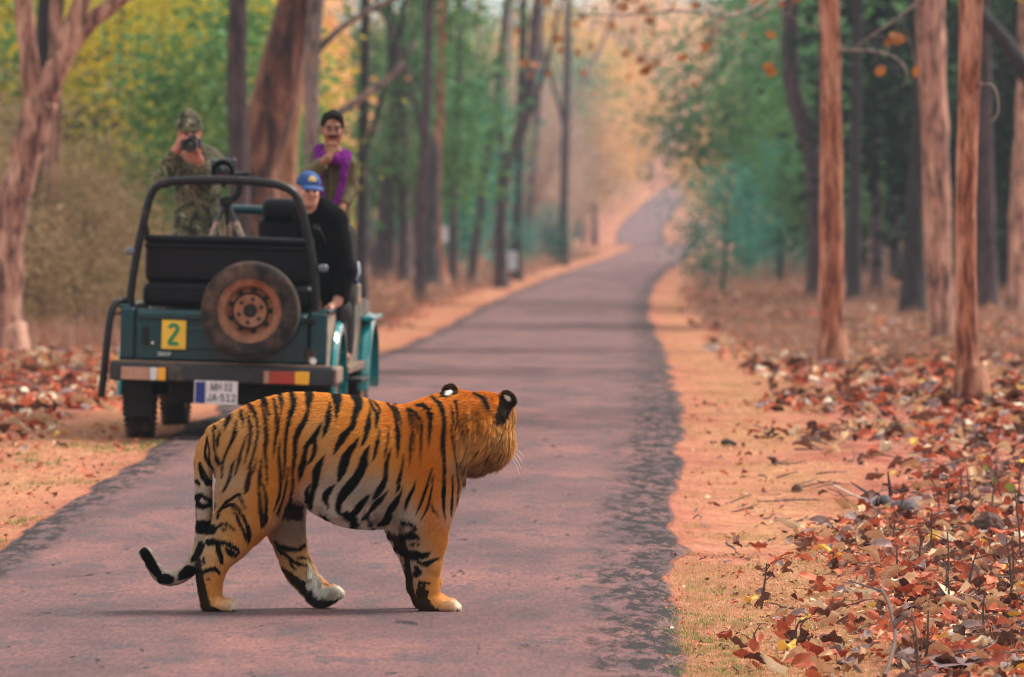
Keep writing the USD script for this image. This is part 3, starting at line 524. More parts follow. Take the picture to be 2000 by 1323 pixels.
def coat(P):
    q = np.array([c[:2] for c in CP], float); col = np.array([CO[c[2]] for c in CP]); out = np.zeros((len(P), 3)); ws = np.zeros(len(P))
    for i in range(len(q)):
        w = np.exp(-((P[:, 0] - q[i, 0]) ** 2 + (P[:, 2] - q[i, 1]) ** 2) / (2 * 22.0 ** 2)) + 1e-12; out += w[:, None] * col[i]; ws += w
    out /= ws[:, None]
    under = np.clip((np.abs(P[:, 1]) < 40) * (P[:, 2] - 1012) / 12, 0, 1) * (P[:, 0] > 600) * (P[:, 0] < 780)
    out = out * (1 - under[:, None]) + np.array(CO['w']) * under[:, None]
    wt = np.zeros(len(P))
    for x0, z0, s_ in ((886, 1168, -1), (451, 1172, -1), (652, 1148, 1), (858, 1170, 1)): wt = np.maximum(wt, np.clip((P[:, 0] - x0) / 8, 0, 1) * (P[:, 2] > z0) * (P[:, 0] < x0 + 40) * (P[:, 1] * s_ > 0))
    out = out * (1 - wt[:, None]) + np.array([.78, .70, .58]) * wt[:, None]
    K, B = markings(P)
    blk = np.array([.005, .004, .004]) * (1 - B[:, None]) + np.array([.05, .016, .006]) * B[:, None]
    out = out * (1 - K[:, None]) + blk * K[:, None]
    q = (P - HC) @ HR.T
    for ex, ez, s_ in ((993, 779, 1), (878, 767, 1)):                              # white spot on the back of each ear
        dx, dz = P[:, 0] - ex, P[:, 2] - ez
        a, b = (dx * .75 + dz * .66, -dx * .66 + dz * .75) if ex > 900 else (dx * .85 - dz * .5, dx * .5 + dz * .85)
        m = (a / 7.5) ** 2 + (b / 4.6) ** 2 < 1
        out[m & (P[:, 1] > -40) & (K > .5)] = (.75, .74, .72)
    face = (q[:, 1] > 40)
    m = face & (np.abs(q[:, 0]) < 30) & (q[:, 2] > 14); out[m] = (.7, .64, .55)
    m = face & (q[:, 1] > 106) & (np.abs(q[:, 0]) < 13) & (np.abs(q[:, 2] - 20) < 9); out[m] = (.45, .16, .12)
    return out
def to_local(P): return np.c_[(P[:, 0] - 640) / TS, P[:, 1] / TS, (1196 - P[:, 2]) / TS]
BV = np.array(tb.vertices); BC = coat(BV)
tiger_at = at(640, 1194.5, 38.76); tiger_at[2] = float(ground(tiger_at[0], tiger_at[1])) + .004
tg = thing('tiger', 'orange tiger with black stripes crossing the road, head turned away', 'tiger', tiger_at)
skin_mat = mat_attr('tiger_skin', rough=.8, spec=.08)
bm = TM(to_local(BV), tb.faces[:, ::-1])
if bm.volume < 0: bm.invert()
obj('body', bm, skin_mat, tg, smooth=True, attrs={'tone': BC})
# fur: one thin blade per hair tuft, coloured like the skin at its root
fr = np.random.default_rng(5)
NF = 330000
wgt = tb.area_faces.copy(); fc = BV[tb.faces].mean(1)
wgt *= np.where(fc[:, 0] > 900, 1.6, 1.0)
fi = fr.choice(len(tb.faces), NF, p=wgt / wgt.sum())
r1, r2 = np.sqrt(fr.random(NF)), fr.random(NF)
tri = BV[tb.faces[fi]]; R0 = tri[:, 0] * (1 - r1)[:, None] + tri[:, 1] * (r1 * (1 - r2))[:, None] + tri[:, 2] * (r1 * r2)[:, None]
vn = np.array(tb.vertex_normals); tn = vn[tb.faces[fi]]; nn = tn[:, 0] * (1 - r1)[:, None] + tn[:, 1] * (r1 * (1 - r2))[:, None] + tn[:, 2] * (r1 * r2)[:, None]; nn /= np.linalg.norm(nn, axis=1, keepdims=True)
g = np.zeros((NF, 3)); x, z = R0[:, 0], R0[:, 2]
g[:] = (-.80, 0, .55)
g[z > 1000] = (-.12, 0, 1.0); g[(z > 1168) & (x < 480)] = (.8, 0, .5); g[(z > 1166) & (x > 780)] = (.8, 0, .5); g[(z > 1120) & (x > 560) & (x < 690)] = (.6, 0, .7)
bel = (z > 985) & (x > 600) & (x < 760); g[bel] = (-.55, 0, .8)
g[(x > 780) & (x < 910) & (z > 940) & (z < 1060)] = (-.35, 0, .95)
dT = np.min(np.hypot(x[:, None] - TA[None, ::3, 0], z[:, None] - TA[None, ::3, 1]) - TA[None, ::3, 2], 1); tail = (dT < 3) & (x < 421)
k = np.argmin(np.hypot(x[:, None] - TA[None, :, 0], z[:, None] - TA[None, :, 1]), 1); td = np.gradient(TA, axis=0)
g[tail, 0], g[tail, 2] = td[k[tail], 0], td[k[tail], 1]; g[tail, 1] = 0
q = (R0 - HC) @ HR.T; head = (np.linalg.norm((R0 - HC) / (75, 110, 85), axis=1) < 1.15) & (x > 895)
hd = -hf * .55 + np.array([-.22, -.1, 0]) + np.array([0, 0, 1.0]) * np.clip((z - 790) / 50, 0, 1.0)[:, None]
rad = (R0 - HC) / np.array([70, 70, 70]); hd = hd + rad * .35; hd[:, 0] -= .35 * np.clip((880 - z) / 60, -.6, .6) * (x > 930) * 0
g[head] = hd[head]
g /= np.linalg.norm(g, axis=1, keepdims=True)
fl = fr.normal(0, .10, (NF, 3)); g = g + fl
tg_ = g - nn * (g * nn).sum(1, keepdims=True); tg_ /= np.linalg.norm(tg_, axis=1, keepdims=True) + 1e-9
earm = ((np.hypot(x - 990, z - 786) < 22) & (R0[:, 1] > -30)) | ((np.hypot(x - 880, z - 768) < 20) & (z < 772))
ln = np.full(NF, 7.0); ln[tail] = 4.5; ln[z > 1060] = 4.6; ln[(z > 1160) & ~tail] = 3.2; ln[bel] = 12; ln[(x > 740) & (x < 800) & (z > 990) & (z < 1040)] = 10
ruff = head & (z > 800); ln[head] = 8; ln[ruff] = 10 + 13 * np.clip((z[ruff] - 830) / 70, 0, 1); ln[(x > 905) & (x < 965) & (z > 780) & (z < 850)] = 13
ln[earm] = 4
ln *= fr.uniform(.6, 1.3, NF)
lift = fr.uniform(.15, .58, NF); lift[ruff] = fr.uniform(.15, .6, ruff.sum()); lift[earm] = .5
dr = tg_ * np.cos(lift)[:, None] + nn * np.sin(lift)[:, None]
wd = np.cross(dr, nn); wd /= np.linalg.norm(wd, axis=1, keepdims=True) + 1e-9; tw = fr.uniform(-.8, .8, NF)[:, None]; wd = wd * np.cos(tw) + nn * np.sin(tw)
hw = np.where(ruff, .55, .42)[:, None]
mid = R0 + dr * ln[:, None] * .55; end = R0 + (dr * ln[:, None]) + tg_ * ln[:, None] * .12; end[ruff, 2] += ln[ruff] * .18
# the long hair of the ruff and chest hangs in clumps
ri = np.nonzero(ruff | bel)[0]; cc = R0[fr.choice(ri, 520, False)]
from scipy.spatial import cKDTree
_, cid = cKDTree(cc * [1, 1, .55]).query(R0[ri] * [1, 1, .55]); ctip = np.zeros((520, 3)); cn = np.maximum(np.bincount(cid, minlength=520), 1)
for a_ in range(3): ctip[:, a_] = np.bincount(cid, end[ri, a_], minlength=520) / cn
end[ri] = end[ri] * .62 + ctip[cid] * .38; mid[ri] = mid[ri] * .82 + (ctip[cid] * .5 + R0[ri] * .5) * .18
ctone = fr.uniform(.62, 1.4, 520); cdark = fr.random(520) < .22
FV = np.stack([R0 - wd * hw - nn * .5, R0 + wd * hw - nn * .5, mid + wd * hw * .8, end, mid - wd * hw * .8], 1)
i = np.arange(NF)[:, None] * 5
FF = np.concatenate([i + [[0, 1, 2]], i + [[0, 2, 4]], i + [[4, 2, 3]]], 0)
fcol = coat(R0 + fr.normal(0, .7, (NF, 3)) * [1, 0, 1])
shade = fr.uniform(.78, 1.22, (NF, 1)) * np.array([1, .98, .95]); fcol = np.clip(fcol * shade, 0, .85)
y_ = R0[:, 1]; fcol[ri] *= ctone[cid][:, None]; dk_ = np.zeros(NF, bool); dk_[ri] = cdark[cid]
fcol[ruff & (z > 840)] = fcol[ruff & (z > 840)] * .6 + np.array([.56, .33, .13]) * .4
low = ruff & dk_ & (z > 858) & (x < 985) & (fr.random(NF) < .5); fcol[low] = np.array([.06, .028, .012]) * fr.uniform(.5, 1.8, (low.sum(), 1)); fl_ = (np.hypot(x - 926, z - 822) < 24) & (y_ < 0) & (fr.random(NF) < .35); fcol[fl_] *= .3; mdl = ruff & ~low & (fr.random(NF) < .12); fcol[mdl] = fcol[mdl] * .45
fcol = np.clip(fcol, 0, .85)
tip = np.clip(fcol * 1.12, 0, .85); tips_ = ruff & (z > 893) & (fr.random(NF) < .5); tip[tips_] = (.03, .015, .008)
FC = np.stack([fcol * .92, fcol * .92, fcol, tip, fcol], 1).reshape(-1, 3)
keep = (FV[:, 3, 2] < 1197.5)
kk = np.nonzero(keep)[0]; FF = FF.reshape(3, NF, 3)[:, keep].reshape(-1, 3); rem = np.full(NF * 5, -1); vk = (kk[:, None] * 5 + np.arange(5)).ravel(); rem[vk] = np.arange(len(vk))
fur_mat = usdkit.material(stage, L + 'tiger_fur', {'a': ('attribute', {'attribute': 'tone'}), 'p': ('principled_bsdf', {'roughness': .65, 'specular_ior_level': .10}), 't': ('translucent_bsdf', {}), 'x': ('mix_closure', {'fac': .28})},
    [('a.color', 'p.base_color'), ('a.color', 't.color'), ('p.BSDF', 'x.closure1'), ('t.BSDF', 'x.closure2')], surface='x.closure')
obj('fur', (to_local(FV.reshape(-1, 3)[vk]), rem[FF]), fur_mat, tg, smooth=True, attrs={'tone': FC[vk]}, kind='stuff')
WHISK = mat('whisker_white', (.8, .78, .75))
eye_mat = mat('tiger_eye', (.5, .3, .05), rough=.1)
for s_ in (22, -22): obj('eye', TM(to_local(np.array(ball(H(s_, 61, -6), 6.5).vertices)), ball((0, 0, 0), 1).faces[:, ::-1]), eye_mat, tg, smooth=True)
for s_ in (1, -1):
  for j in range(4): obj('whisker', tube(to_local(np.array([H(s_ * 22, 98, 30 + 4 * j), H(s_ * 44, 96, 30 + 9 * j), H(s_ * 60, 88, 40 + 12 * j)])), [.0008, .0007, .0003], 4, smooth_path=4), WHISK, tg, smooth=True)
# a fly on the tiger's back
fb = at(773, 789, 38.7)
fly = thing('fly', 'tiny dark fly resting on the back of the tiger', 'fly', fb)
obj('body', ball((0, 0, 0), (.006, .004, .004)), mat('fly_black', (.01, .01, .012), rough=.3), fly, smooth=True)
for s_ in (-1, 1): obj('wing', TM([(0, 0, .003), (.009, s_ * .006, .008), (.013, s_ * .002, .009)], [(0, 1, 2)]), mat(f'fly_wing_{"left" if s_ < 0 else "right"}', (.6, .6, .62), rough=.2), fly, smooth=False)
# ---------------------------------------------------------------- the safari jeep (local metres: x right, y forward, z up)
JD = 59.5
jeep_at = at(437, 857, JD); jeep_at[2] = float(ground(jeep_at[0] - .6, jeep_at[1])) + .004
JY = -3.8
jeep = thing('safari_jeep', 'open dark green safari jeep with a spare wheel, stopped on the road edge', 'jeep', jeep_at, JY)
ROLL = trimesh.transformations.rotation_matrix(math.radians(1.6), [0, 1, 0], [-.3, 0, .4])
def B(m): m = m.copy(); m.apply_transform(ROLL); return m
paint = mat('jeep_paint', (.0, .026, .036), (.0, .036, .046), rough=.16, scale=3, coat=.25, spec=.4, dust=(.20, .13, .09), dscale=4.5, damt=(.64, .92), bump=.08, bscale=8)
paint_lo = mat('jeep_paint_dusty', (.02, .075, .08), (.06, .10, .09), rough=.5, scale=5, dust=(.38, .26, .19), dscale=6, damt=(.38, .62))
fender_paint = mat('jeep_fender_paint', (.0, .20, .22), (.0, .25, .27), rough=.12, scale=3, coat=.8, dust=(.35, .26, .2), dscale=5, damt=(.62, .85))  # same paint as the body, brightened with sky light put into the colour
black = mat('black_steel', (.004, .004, .006), (.008, .008, .011), rough=.38, scale=20, spec=.3, dust=(.07, .05, .04), dscale=9, damt=(.55, .85))
vinyl = mat('black_vinyl', (.0035, .0035, .005), (.006, .006, .009), rough=.42, spec=.15, scale=8, bump=.25, bscale=25)
rubber = mat('tyre_rubber', (.010, .009, .009), (.024, .020, .019), rough=.85, scale=9, spec=.2, dust=(.15, .09, .068), dscale=6, damt=(.42, .75), bump=.3, bscale=60)
rust = mat('rusty_rim', (.16, .055, .028), (.30, .11, .05), rough=.6, scale=12, dust=(.34, .17, .10), dscale=10, damt=(.45, .7), bump=.3, bscale=70)
dirt = mat('road_dirt', (.17, .11, .08), (.27, .18, .13), rough=.95, scale=10)
under = mat('underbody', (.006, .006, .006), (.014, .011, .010), rough=.9, scale=10)
def J(name, mesh, m, parent=jeep, roll=True, **k): return obj(name, B(mesh) if roll else mesh, m, parent, **k)
def yz(poly, x0, x1):
    """side outline (y, z) given thickness from x0 to x1"""
    m = trimesh.creation.extrude_polygon(poly, x1 - x0, engine='earcut')
    m.apply_transform(np.array([[0, 0, 1, x0], [1, 0, 0, 0], [0, 1, 0, 0], [0, 0, 0, 1.0]])); return m
def rbox(x0, x1, y0, y1, z0, z1, r=.03):
    """box rounded all round"""
    import manifold3d as m3
    s = [m3.Manifold.sphere(r, 12).translate([x, y, z]) for x in (x0 + r, x1 - r) for y in (y0 + r, y1 - r) for z in (z0 + r, z1 - r)]
    me = m3.Manifold.batch_hull(s).to_mesh(); return TM(me.vert_properties[:, :3], me.tri_verts)
AX0, AX1, TR = .74, 3.08, .345
side = Polygon([(0, .56), (0, .915), (.04, .93), (1.30, .93), (1.36, .90), (1.38, .70), (1.92, .70), (1.95, .90), (2.02, .985), (2.6, .985), (3.62, .93), (3.66, .60), (3.4, .50), (.1, .50)])
for ax in (AX0, AX1): side = side.difference(Point(ax, TR).buffer(.425, 24))
for s in (-1, 1):
    x0, x1 = (-.735, -.685) if s < 0 else (.665, .715)
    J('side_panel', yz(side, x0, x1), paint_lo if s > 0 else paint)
    J('tub_rail', rbox(x0 - .02, x1 + .02, -.005, 1.33, .915, .945, .014), paint)
    for ax in (AX0, AX1):                                                        # wheel arch flares
        w = .05 if ax == AX0 else .085
        th = np.radians(np.linspace(-8, 188, 30)); r0 = .42
        prof_ = [(0, r0 + .05), (.35, r0 + .065), (.8, r0 + .05), (1.0, r0 + .015), (1.0, r0 - .02), (.6, r0 - .01), (0, r0 - .01)]
        rings = np.array([[(s * w * a + (x1 if s > 0 else x0), ax + r * np.cos(t), TR + .02 + r * np.sin(t) * 1.02) for a, r in prof_] for t in th])
        n = len(prof_); V = rings.reshape(-1, 3); ii = np.arange(len(th) - 1)[:, None] * n; jj = np.arange(n)[None]
        q = np.stack([ii + jj, ii + (jj + 1) % n, ii + n + (jj + 1) % n, ii + n + jj], -1).reshape(-1, 4)
        caps = [[b, b + k, b + k + 1] for b in (0, len(V) - n) for k in range(1, n - 1)]
        m = TM(V, np.vstack([q[:, [0, 1, 2]], q[:, [0, 2, 3]], caps])); m.fix_normals()
        J('wheel_arch', m, fender_paint)
    J('front_fender', rbox(x1 if s > 0 else x0 - .10, x1 + .10 if s > 0 else x0, 2.72, 3.56, .80, .84, .018), fender_paint)
    J('sill', rbox(x1 - .01 if s > 0 else x0 - .06, x1 + .06 if s > 0 else x0 + .01, 1.2, 2.6, .46, .52, .015), dirt)
# rear wall, tailgate, floor, bonnet
J('floor', box(-.69, .67, .02, 1.95, .52, .56), under)
for x0, x1 in ((-.735, -.632), (.590, .715)):
    J('corner_panel', rbox(x0, x1, -.02, .06, .56, .925, .022), paint)
tgate = J('tailgate', rbox(-.622, .580, -.015, .03, .565, .915, .012), paint)
J('pressed_panel', rbox(-.43, .02, -.022, .0, .64, .80, .010), paint, tgate)
J('stiffener', rbox(-.61, .57, -.03, .0, .845, .90, .016), paint, tgate)
J('latch_plate', rbox(-.575, -.535, -.028, .0, .665, .80, .01), black, tgate)
J('latch_knob', ball((-.502, -.03, .677), .014), mat('chrome', (.7, .7, .7), rough=.15, metallic=1.0), tgate)
for z in (.62, .84): J('hinge', rbox(.56, .63, -.035, -.01, z, z + .05, .008), black, tgate)
J('wheel_carrier', rbox(.08, .32, -.07, -.01, .80, 1.02, .02), black, tgate)
J('reflector', lathe([(0, -.012), (.022, -.012), (.024, 0), (0, 0)], 'y', 20, (.625, -.03, .585)), mat('reflector_white', (.75, .74, .70), rough=.3))
J('dirt_splash', rbox(.585, .635, -.026, -.018, .57, .66, .003), dirt)
J('bonnet', rbox(-.64, .62, 2.0, 3.6, .80, 1.0, .05), paint)
J('grille', box(-.6, .58, 3.6, 3.66, .55, .95), black)
J('chassis', box(-.45, .45, .0, 3.6, .40, .52), under)
J('rear_axle', tube([(-.62, AX0, TR), (.62, AX0, TR)], .045, 10), under, roll=False)
J('differential', ball((.10, AX0, TR - .01), (.15, .13, .12)), under, roll=False)
J('front_axle', tube([(-.62, AX1, TR), (.62, AX1, TR)], .04, 10), under, roll=False)
J('fuel_tank', rbox(-.40, .36, .12, .55, .26, .44, .04), under)
J('silencer', tube([(.42, .0, .34), (.42, .6, .36)], .04, 10), under)
# badge strip, illegible small white lettering low on the tailgate and corners
w_ = mat('badge_white', (.62, .66, .64), rough=.4); gm = np.random.default_rng(3)
bd = J('badge', box(-.475, -.37, -.017, -.0152, .588, .622, .0005), paint, tgate)
for k in range(6):
    x = -.468 + k * .0162
    for z0, z1, a, b in ((.612, .617, 0, .012), (.593, .598, 0, .012), (.598, .612, 0, .004), (.598, .612, .009, .012)):
        if gm.random() < .8: J('badge_stroke', box(x + a, x + b, -.0195, -.0168, z0, z1, .0005), w_, bd)
# number plaque
plq = J('number_plaque', rbox(-.440, -.270, -.034, -.023, .640, .842, .004), mat('plaque_yellow', (.80, .50, .04), (.74, .45, .04), rough=.4, scale=9))
d2 = meshkit.text_mesh('2', .150, .003, bold=True)
def upright(m, x, y, z, wscale=1.0):
    m = m.copy(); m.apply_scale([wscale, 1, 1]); m.apply_transform(trimesh.transformations.rotation_matrix(np.pi / 2, [1, 0, 0])); m.apply_translation((x, y, z)); return m
def stroke(pts, w, dep=.003):
    from shapely.geometry import LineString
    g = LineString(pts).buffer(w / 2, join_style=1, cap_style=2); return trimesh.creation.extrude_polygon(g, dep, engine='earcut')
th = np.radians(np.linspace(170, -35, 16)); pts = [(.040 + .028 * np.cos(t), .115 + .028 * np.sin(t)) for t in th] + [(.016, .030), (.014, .012), (.076, .012)]
J('digit_two', upright(stroke(pts, .027), -.398, -.0342, .667), mat('plaque_green', (.0, .20, .07), rough=.4), plq)
# bumper, lamps, number plate
bp = J('bumper', rbox(-.79, .785, -.14, -.03, .415, .548, .02), mat('bumper_grey', (.008, .008, .012), (.018, .018, .024), rough=.45, scale=8, dust=(.16, .11, .085), dscale=5, damt=(.56, .85)))
J('dust_ledge', rbox(-.78, .775, -.128, -.035, .5475, .556, .003), dirt, bp)
J('bumper_end', rbox(.735, .80, -.1, .40, .425, .545, .02), dirt, bp)
amb, red_, wht = mat('lamp_amber', (.75, .36, .03), rough=.2), mat('lamp_red', (.34, .03, .02), (.28, .05, .03), rough=.25), mat('lamp_white', (.55, .55, .55), rough=.25)
dl = mat('lamp_dusty', (.34, .17, .11), (.42, .25, .18), rough=.85, scale=16)
t1 = J('tail_lamp', rbox(-.715, -.385, -.156, -.13, .418, .518, .008), black)
for x0, x1, m in ((-.705, -.505, dl), (-.503, -.452, wht), (-.450, -.392, amb)): J('lamp_lens', rbox(x0, x1, -.164, -.15, .424, .512, .006), m, t1)
t2 = J('tail_lamp', rbox(.285, .620, -.156, -.13, .418, .518, .008), black)
for x0, x1, m in ((.292, .335, dl), (.338, .508, red_), (.510, .612, amb)): J('lamp_lens', rbox(x0, x1, -.164, -.15, .424, .512, .006), m, t2)
np_ = J('number_plate', rbox(-.190, .113, -.150, -.142, .268, .432, .004), mat('plate_white', (.72, .68, .70), (.6, .52, .52), rough=.5, scale=14))
J('plate_bracket', box(-.15, .08, -.14, -.05, .30, .42), black)
J('plate_band', rbox(-.182, -.112, -.1525, -.149, .276, .424, .003), mat('plate_blue', (.01, .02, .16), rough=.4), np_)
m_ = Polygon([(-.176, .36), (-.166, .36), (-.147, .335), (-.128, .36), (-.118, .36), (-.118, .315), (-.176, .315)])
mm = trimesh.creation.extrude_polygon(m_, .0015, engine='earcut'); mm.apply_transform(np.array([[1, 0, 0, 0], [0, 0, -1, -.1522], [0, 1, 0, 0], [0, 0, 0, 1.0]]))
J('plate_mark', mm, mat('plate_mark_white', (.75, .78, .85), rough=.4), np_)
ink = mat('plate_ink', (.03, .035, .045), rough=.5)
for txt, x0, x1, z in (('MH 02', -.075, .075, .363), ('JA\u00b7512', -.100, .100, .290)):
    tm_ = meshkit.text_mesh(txt, .052, .0015, bold=True); tm_.apply_translation((-tm_.bounds[0][0], 0, 0)); J('plate_lettering', upright(tm_, x0, -.1503, z, (x1 - x0) / tm_.bounds[1][0]), ink, np_)
# wheels
TYP = [(.215, -.085), (.235, -.098), (.285, -.106), (.318, -.098), (.338, -.078), (.343, -.04), (.343, .04), (.338, .078), (.318, .098), (.285, .106), (.235, .098), (.215, .085), (.20, .07), (.20, -.07), (.215, -.085)]
RIMP = [(0, -.02), (.045, -.02), (.05, -.03), (.115, -.035), (.125, -.012), (.150, .0), (.165, -.03), (.178, -.06), (.205, -.075), (.222, -.092), (.226, -.085), (.212, -.06), (.205, .06), (.212, .085), (.2, .07), (.17, .03), (.0, .0)]
def wheel(loc, axis, name, side=1):
    w = UsdGeom.Xform.Define(stage, free(str(jeep.GetPath()), name))
    tp = [(r, a * side) for r, a in TYP]; rp = [(r, a * side) for r, a in RIMP]
    ty = lathe(tp, axis, 64); rm = lathe(rp, axis, 48)
    for m in (ty, rm): m.fix_normals()
    tread = []
    for k in range(44):
        a = 2 * np.pi * k / 44
        for o in (-.055, .055):
            b = box(-.014, .014, o - .036, o + .036, -.004, .006, .003); b.apply_translation((0, .0, .343)); b.apply_transform(trimesh.transformations.rotation_matrix(a + (.03 if o > 0 else 0), [0, 1, 0]))
            if axis == 'x': b.apply_transform(trimesh.transformations.rotation_matrix(np.pi / 2, [0, 0, 1]))
            tread.append(b)
    tr = cat(tread)
    parts = []
    for m in (ty, tr, rm): m.apply_translation(loc)
    obj('tyre', ty, rubber, w)
    if axis == 'x': obj('tread', tr, rubber, w, smooth=False, kind='stuff')
    r_ = obj('rim', rm, rust, w)
    if axis == 'y':
        dk = mat('rim_hole', (.006, .005, .005), rough=.9)
        for k in range(6):
            a = 2 * np.pi * k / 6 + .3; c = (loc[0] + .082 * np.cos(a), loc[1] - .031, loc[2] + .082 * np.sin(a))
            obj('bolt_hole', lathe([(0, -.006), (.014, -.006), (.016, .004), (0, .004)], 'y', 14, c), dk, r_)
        for k in range(9):
            a = 2 * np.pi * k / 9; c = np.array((loc[0] + .148 * np.cos(a), loc[1] - .012, loc[2] + .148 * np.sin(a)))
            obj('vent_hole', ball(c, (.020, .012, .020), 1), dk, r_)
        obj('hub_hole', lathe([(0, -.02), (.043, -.02), (.046, .01), (0, .01)], 'y', 24, (loc[0], loc[1] - .018, loc[2])), dk, r_)
        obj('hub_ring', lathe([(.105, -.008), (.118, -.016), (.13, -.004), (.118, .004), (.105, -.008)], 'y', 40, (loc[0], loc[1] - .022, loc[2])), black, r_)
    return w
sp = np.array([.190, -.165, .928]); sp = trimesh.transformations.transform_points([sp], ROLL)[0]
wheel(sp, 'y', 'spare_wheel', 1)
for s in (-1, 1):
    wheel((s * .65 - .015, AX0, TR), 'x', 'wheel', s * .85); wheel((s * .65 - .015, AX1, TR), 'x', 'wheel', s * .85)
J('mud_flap', box(-.74, -.53, .28, .29, .16, .44, .004), under, roll=False); J('mud_flap', box(.53, .74, .28, .29, .16, .44, .004), under, roll=False)
# hoop, windscreen frame, seats, side rail
hoop = [(-.685, .10, .93), (-.672, .10, 1.10), (-.640, .10, 1.32), (-.590, .10, 1.58), (-.560, .10, 1.70), (-.525, .10, 1.765), (-.46, .10, 1.80), (-.30, .10, 1.818), (0, .10, 1.828), (.24, .10, 1.818), (.37, .10, 1.795), (.445, .10, 1.755), (.49, .10, 1.68), (.535, .10, 1.52), (.59, .10, 1.28), (.615, .10, 1.08), (.62, .10, .93)]
J('roll_bar', tube(hoop, .030, 14, smooth_path=3), black)
for s in (-1, 1): J('roll_bar_stay', tube([(s * .60, .12, 1.52), (s * .64, .9, 1.25), (s * .66, 1.28, .95)], .02, 10, smooth_path=4), black)
wf = J('windscreen_frame', tube([(-.60, 1.96, .98), (-.565, 1.94, 1.30), (-.52, 1.92, 1.51), (-.475, 1.915, 1.575), (-.39, 1.91, 1.595), (0, 1.91, 1.60), (.40, 1.91, 1.595), (.50, 1.915, 1.575), (.55, 1.92, 1.51), (.60, 1.94, 1.30), (.63, 1.96, .98)], .034, 12, smooth_path=3), paint)
J('windscreen_glass', box(-.54, .57, 1.925, 1.931, .98, 1.56, .002), usdkit.material(stage, L + 'windscreen_glass', {'t': ('transparent_bsdf', {'color': (.82, .86, .85)}), 'g': ('glossy_bsdf', {'roughness': .05}), 'f': ('fresnel', {'IOR': 1.45}), 'x': ('mix_closure', {})}, [('f.fac', 'x.fac'), ('t.BSDF', 'x.closure1'), ('g.BSDF', 'x.closure2')], surface='x.closure'), wf)
J('dashboard', rbox(-.6, .58, 1.75, 2.0, .84, 1.02, .05), vinyl)
rs = J('rear_seat_back', rbox(-.600, .590, .20, .31, 1.10, 1.405, .05), vinyl)
J('seat_roll', tube([(-.60, .21, 1.405), (0, .205, 1.412), (.59, .21, 1.405)], .026, 12), vinyl, rs)
J('seat_piping', tube([(-.60, .19, 1.355), (0, .188, 1.36), (.59, .19, 1.355)], .012, 8), vinyl, rs)
cs = J('rear_seat_cushion', rbox(-.605, .60, .13, .62, .93, 1.105, .055), vinyl)
J('cushion_piping', tube([(-.58, .135, 1.06), (0, .13, 1.065), (.58, .135, 1.06)], .010, 8), vinyl, cs)
for x0, x1 in ((-.52, -.02), (.10, .56)):
    fs = J('front_seat', rbox(x0, x1, 1.10, 1.22, .95, 1.56 if x0 > 0 else 1.38, .05), vinyl); J('front_cushion', rbox(x0, x1, 1.15, 1.62, .78, .95, .05), vinyl, fs)
    if x0 > 0: J('headrest', rbox(x0 + .03, x1 - .04, 1.05, 1.2, 1.53, 1.70, .06), vinyl, fs)
sw = J('steering_wheel', tube([(.33 + .18 * np.cos(a), 1.70 + .06 * np.sin(a), 1.06 + .17 * np.sin(a)) for a in np.linspace(0, 2 * np.pi, 25)], .012, 8), black)
J('side_rail', tube([(-.66, .12, .945), (-.72, .08, .965), (-.765, .02, .955), (-.795, -.02, .90), (-.812, -.04, .78), (-.83, -.05, .55), (-.852, -.05, .29)], .027, 12, smooth_path=4), black)
J('rail_bracket', tube([(-.735, .04, .88), (-.80, -.0, .87)], .014, 8), dirt)
for x, z in ((-.688, 1.315), (.665, 1.235)): J('hoop_clamp', rbox(x - .035, x + .035, .06, .13, z - .03, z + .025, .02), mat(f'clamp_grey_{"left" if x < 0 else "right"}', (.10, .12, .14), rough=.25))
J('side_step', rbox(.70, .86, 1.3, 1.9, .40, .43, .01), black)
J('jerry_can', rbox(.705, .80, 1.55, 1.75, .95, 1.10, .02), paint_lo)
# ---------------------------------------------------------------- the three people in the jeep
skin_a = mat('skin_brown', (.22, .085, .045), (.30, .12, .065), rough=.55, scale=14)
skin_b = mat('skin_fair', (.52, .24, .17), (.60, .29, .21), rough=.55, scale=14)
skin_c = mat('skin_ruddy', (.38, .13, .085), (.46, .17, .11), rough=.55, scale=14)
hair_m = mat('black_hair', (.003, .0025, .003), (.008, .007, .007), rough=.8, spec=.1, scale=60)
camo = usdkit.material(stage, L + 'camouflage_cloth', {'t': ('texture_coordinate', {}), 'n': ('noise_texture', {'scale': 13.0, 'detail': 3.0, 'roughness': .6, 'distortion': .6}), 'r': ('rgb_ramp', {'interpolate': False, 'ramp': [(0, (.010, .012, .008)), (.42, (.05, .055, .025)), (.50, (.15, .12, .07)), (.57, (.035, .05, .02)), (.64, (.33, .29, .20)), (.70, (.03, .03, .018))]}), 'p': ('principled_bsdf', {'roughness': .9})},
    [('t.object', 'n.vector'), ('n.fac', 'r.fac'), ('r.color', 'p.base_color')], surface='p.BSDF')
khaki = mat('khaki_jacket', (.075, .058, .022), (.125, .098, .04), rough=.8, scale=7, bump=.5, bscale=14, dist=.03)
purple = mat('purple_scarf_wool', (.07, .004, .09), (.25, .024, .29), rough=.95, spec=.1, scale=55, bump=1.0, bscale=90)
jacket_black = mat('black_fleece', (.002, .002, .0025), (.004, .004, .005), rough=.95, spec=.08, scale=14, bump=.4, bscale=16, dist=.03)
cap_blue = mat('blue_cap_cloth', (.0, .038, .16), (.003, .06, .23), rough=.75, scale=20, bump=.3, bscale=200)
cap_patch = mat('cap_patch_yellow', (.75, .52, .16), (.6, .42, .2), rough=.7, scale=120)
trousers = mat('dark_trousers', (.02, .02, .022), (.03, .03, .03), rough=.9)
eye_w, dark_f = mat('eye_white', (.12, .09, .08), rough=.2), mat('brow_dark', (.008, .006, .006), rough=.6)
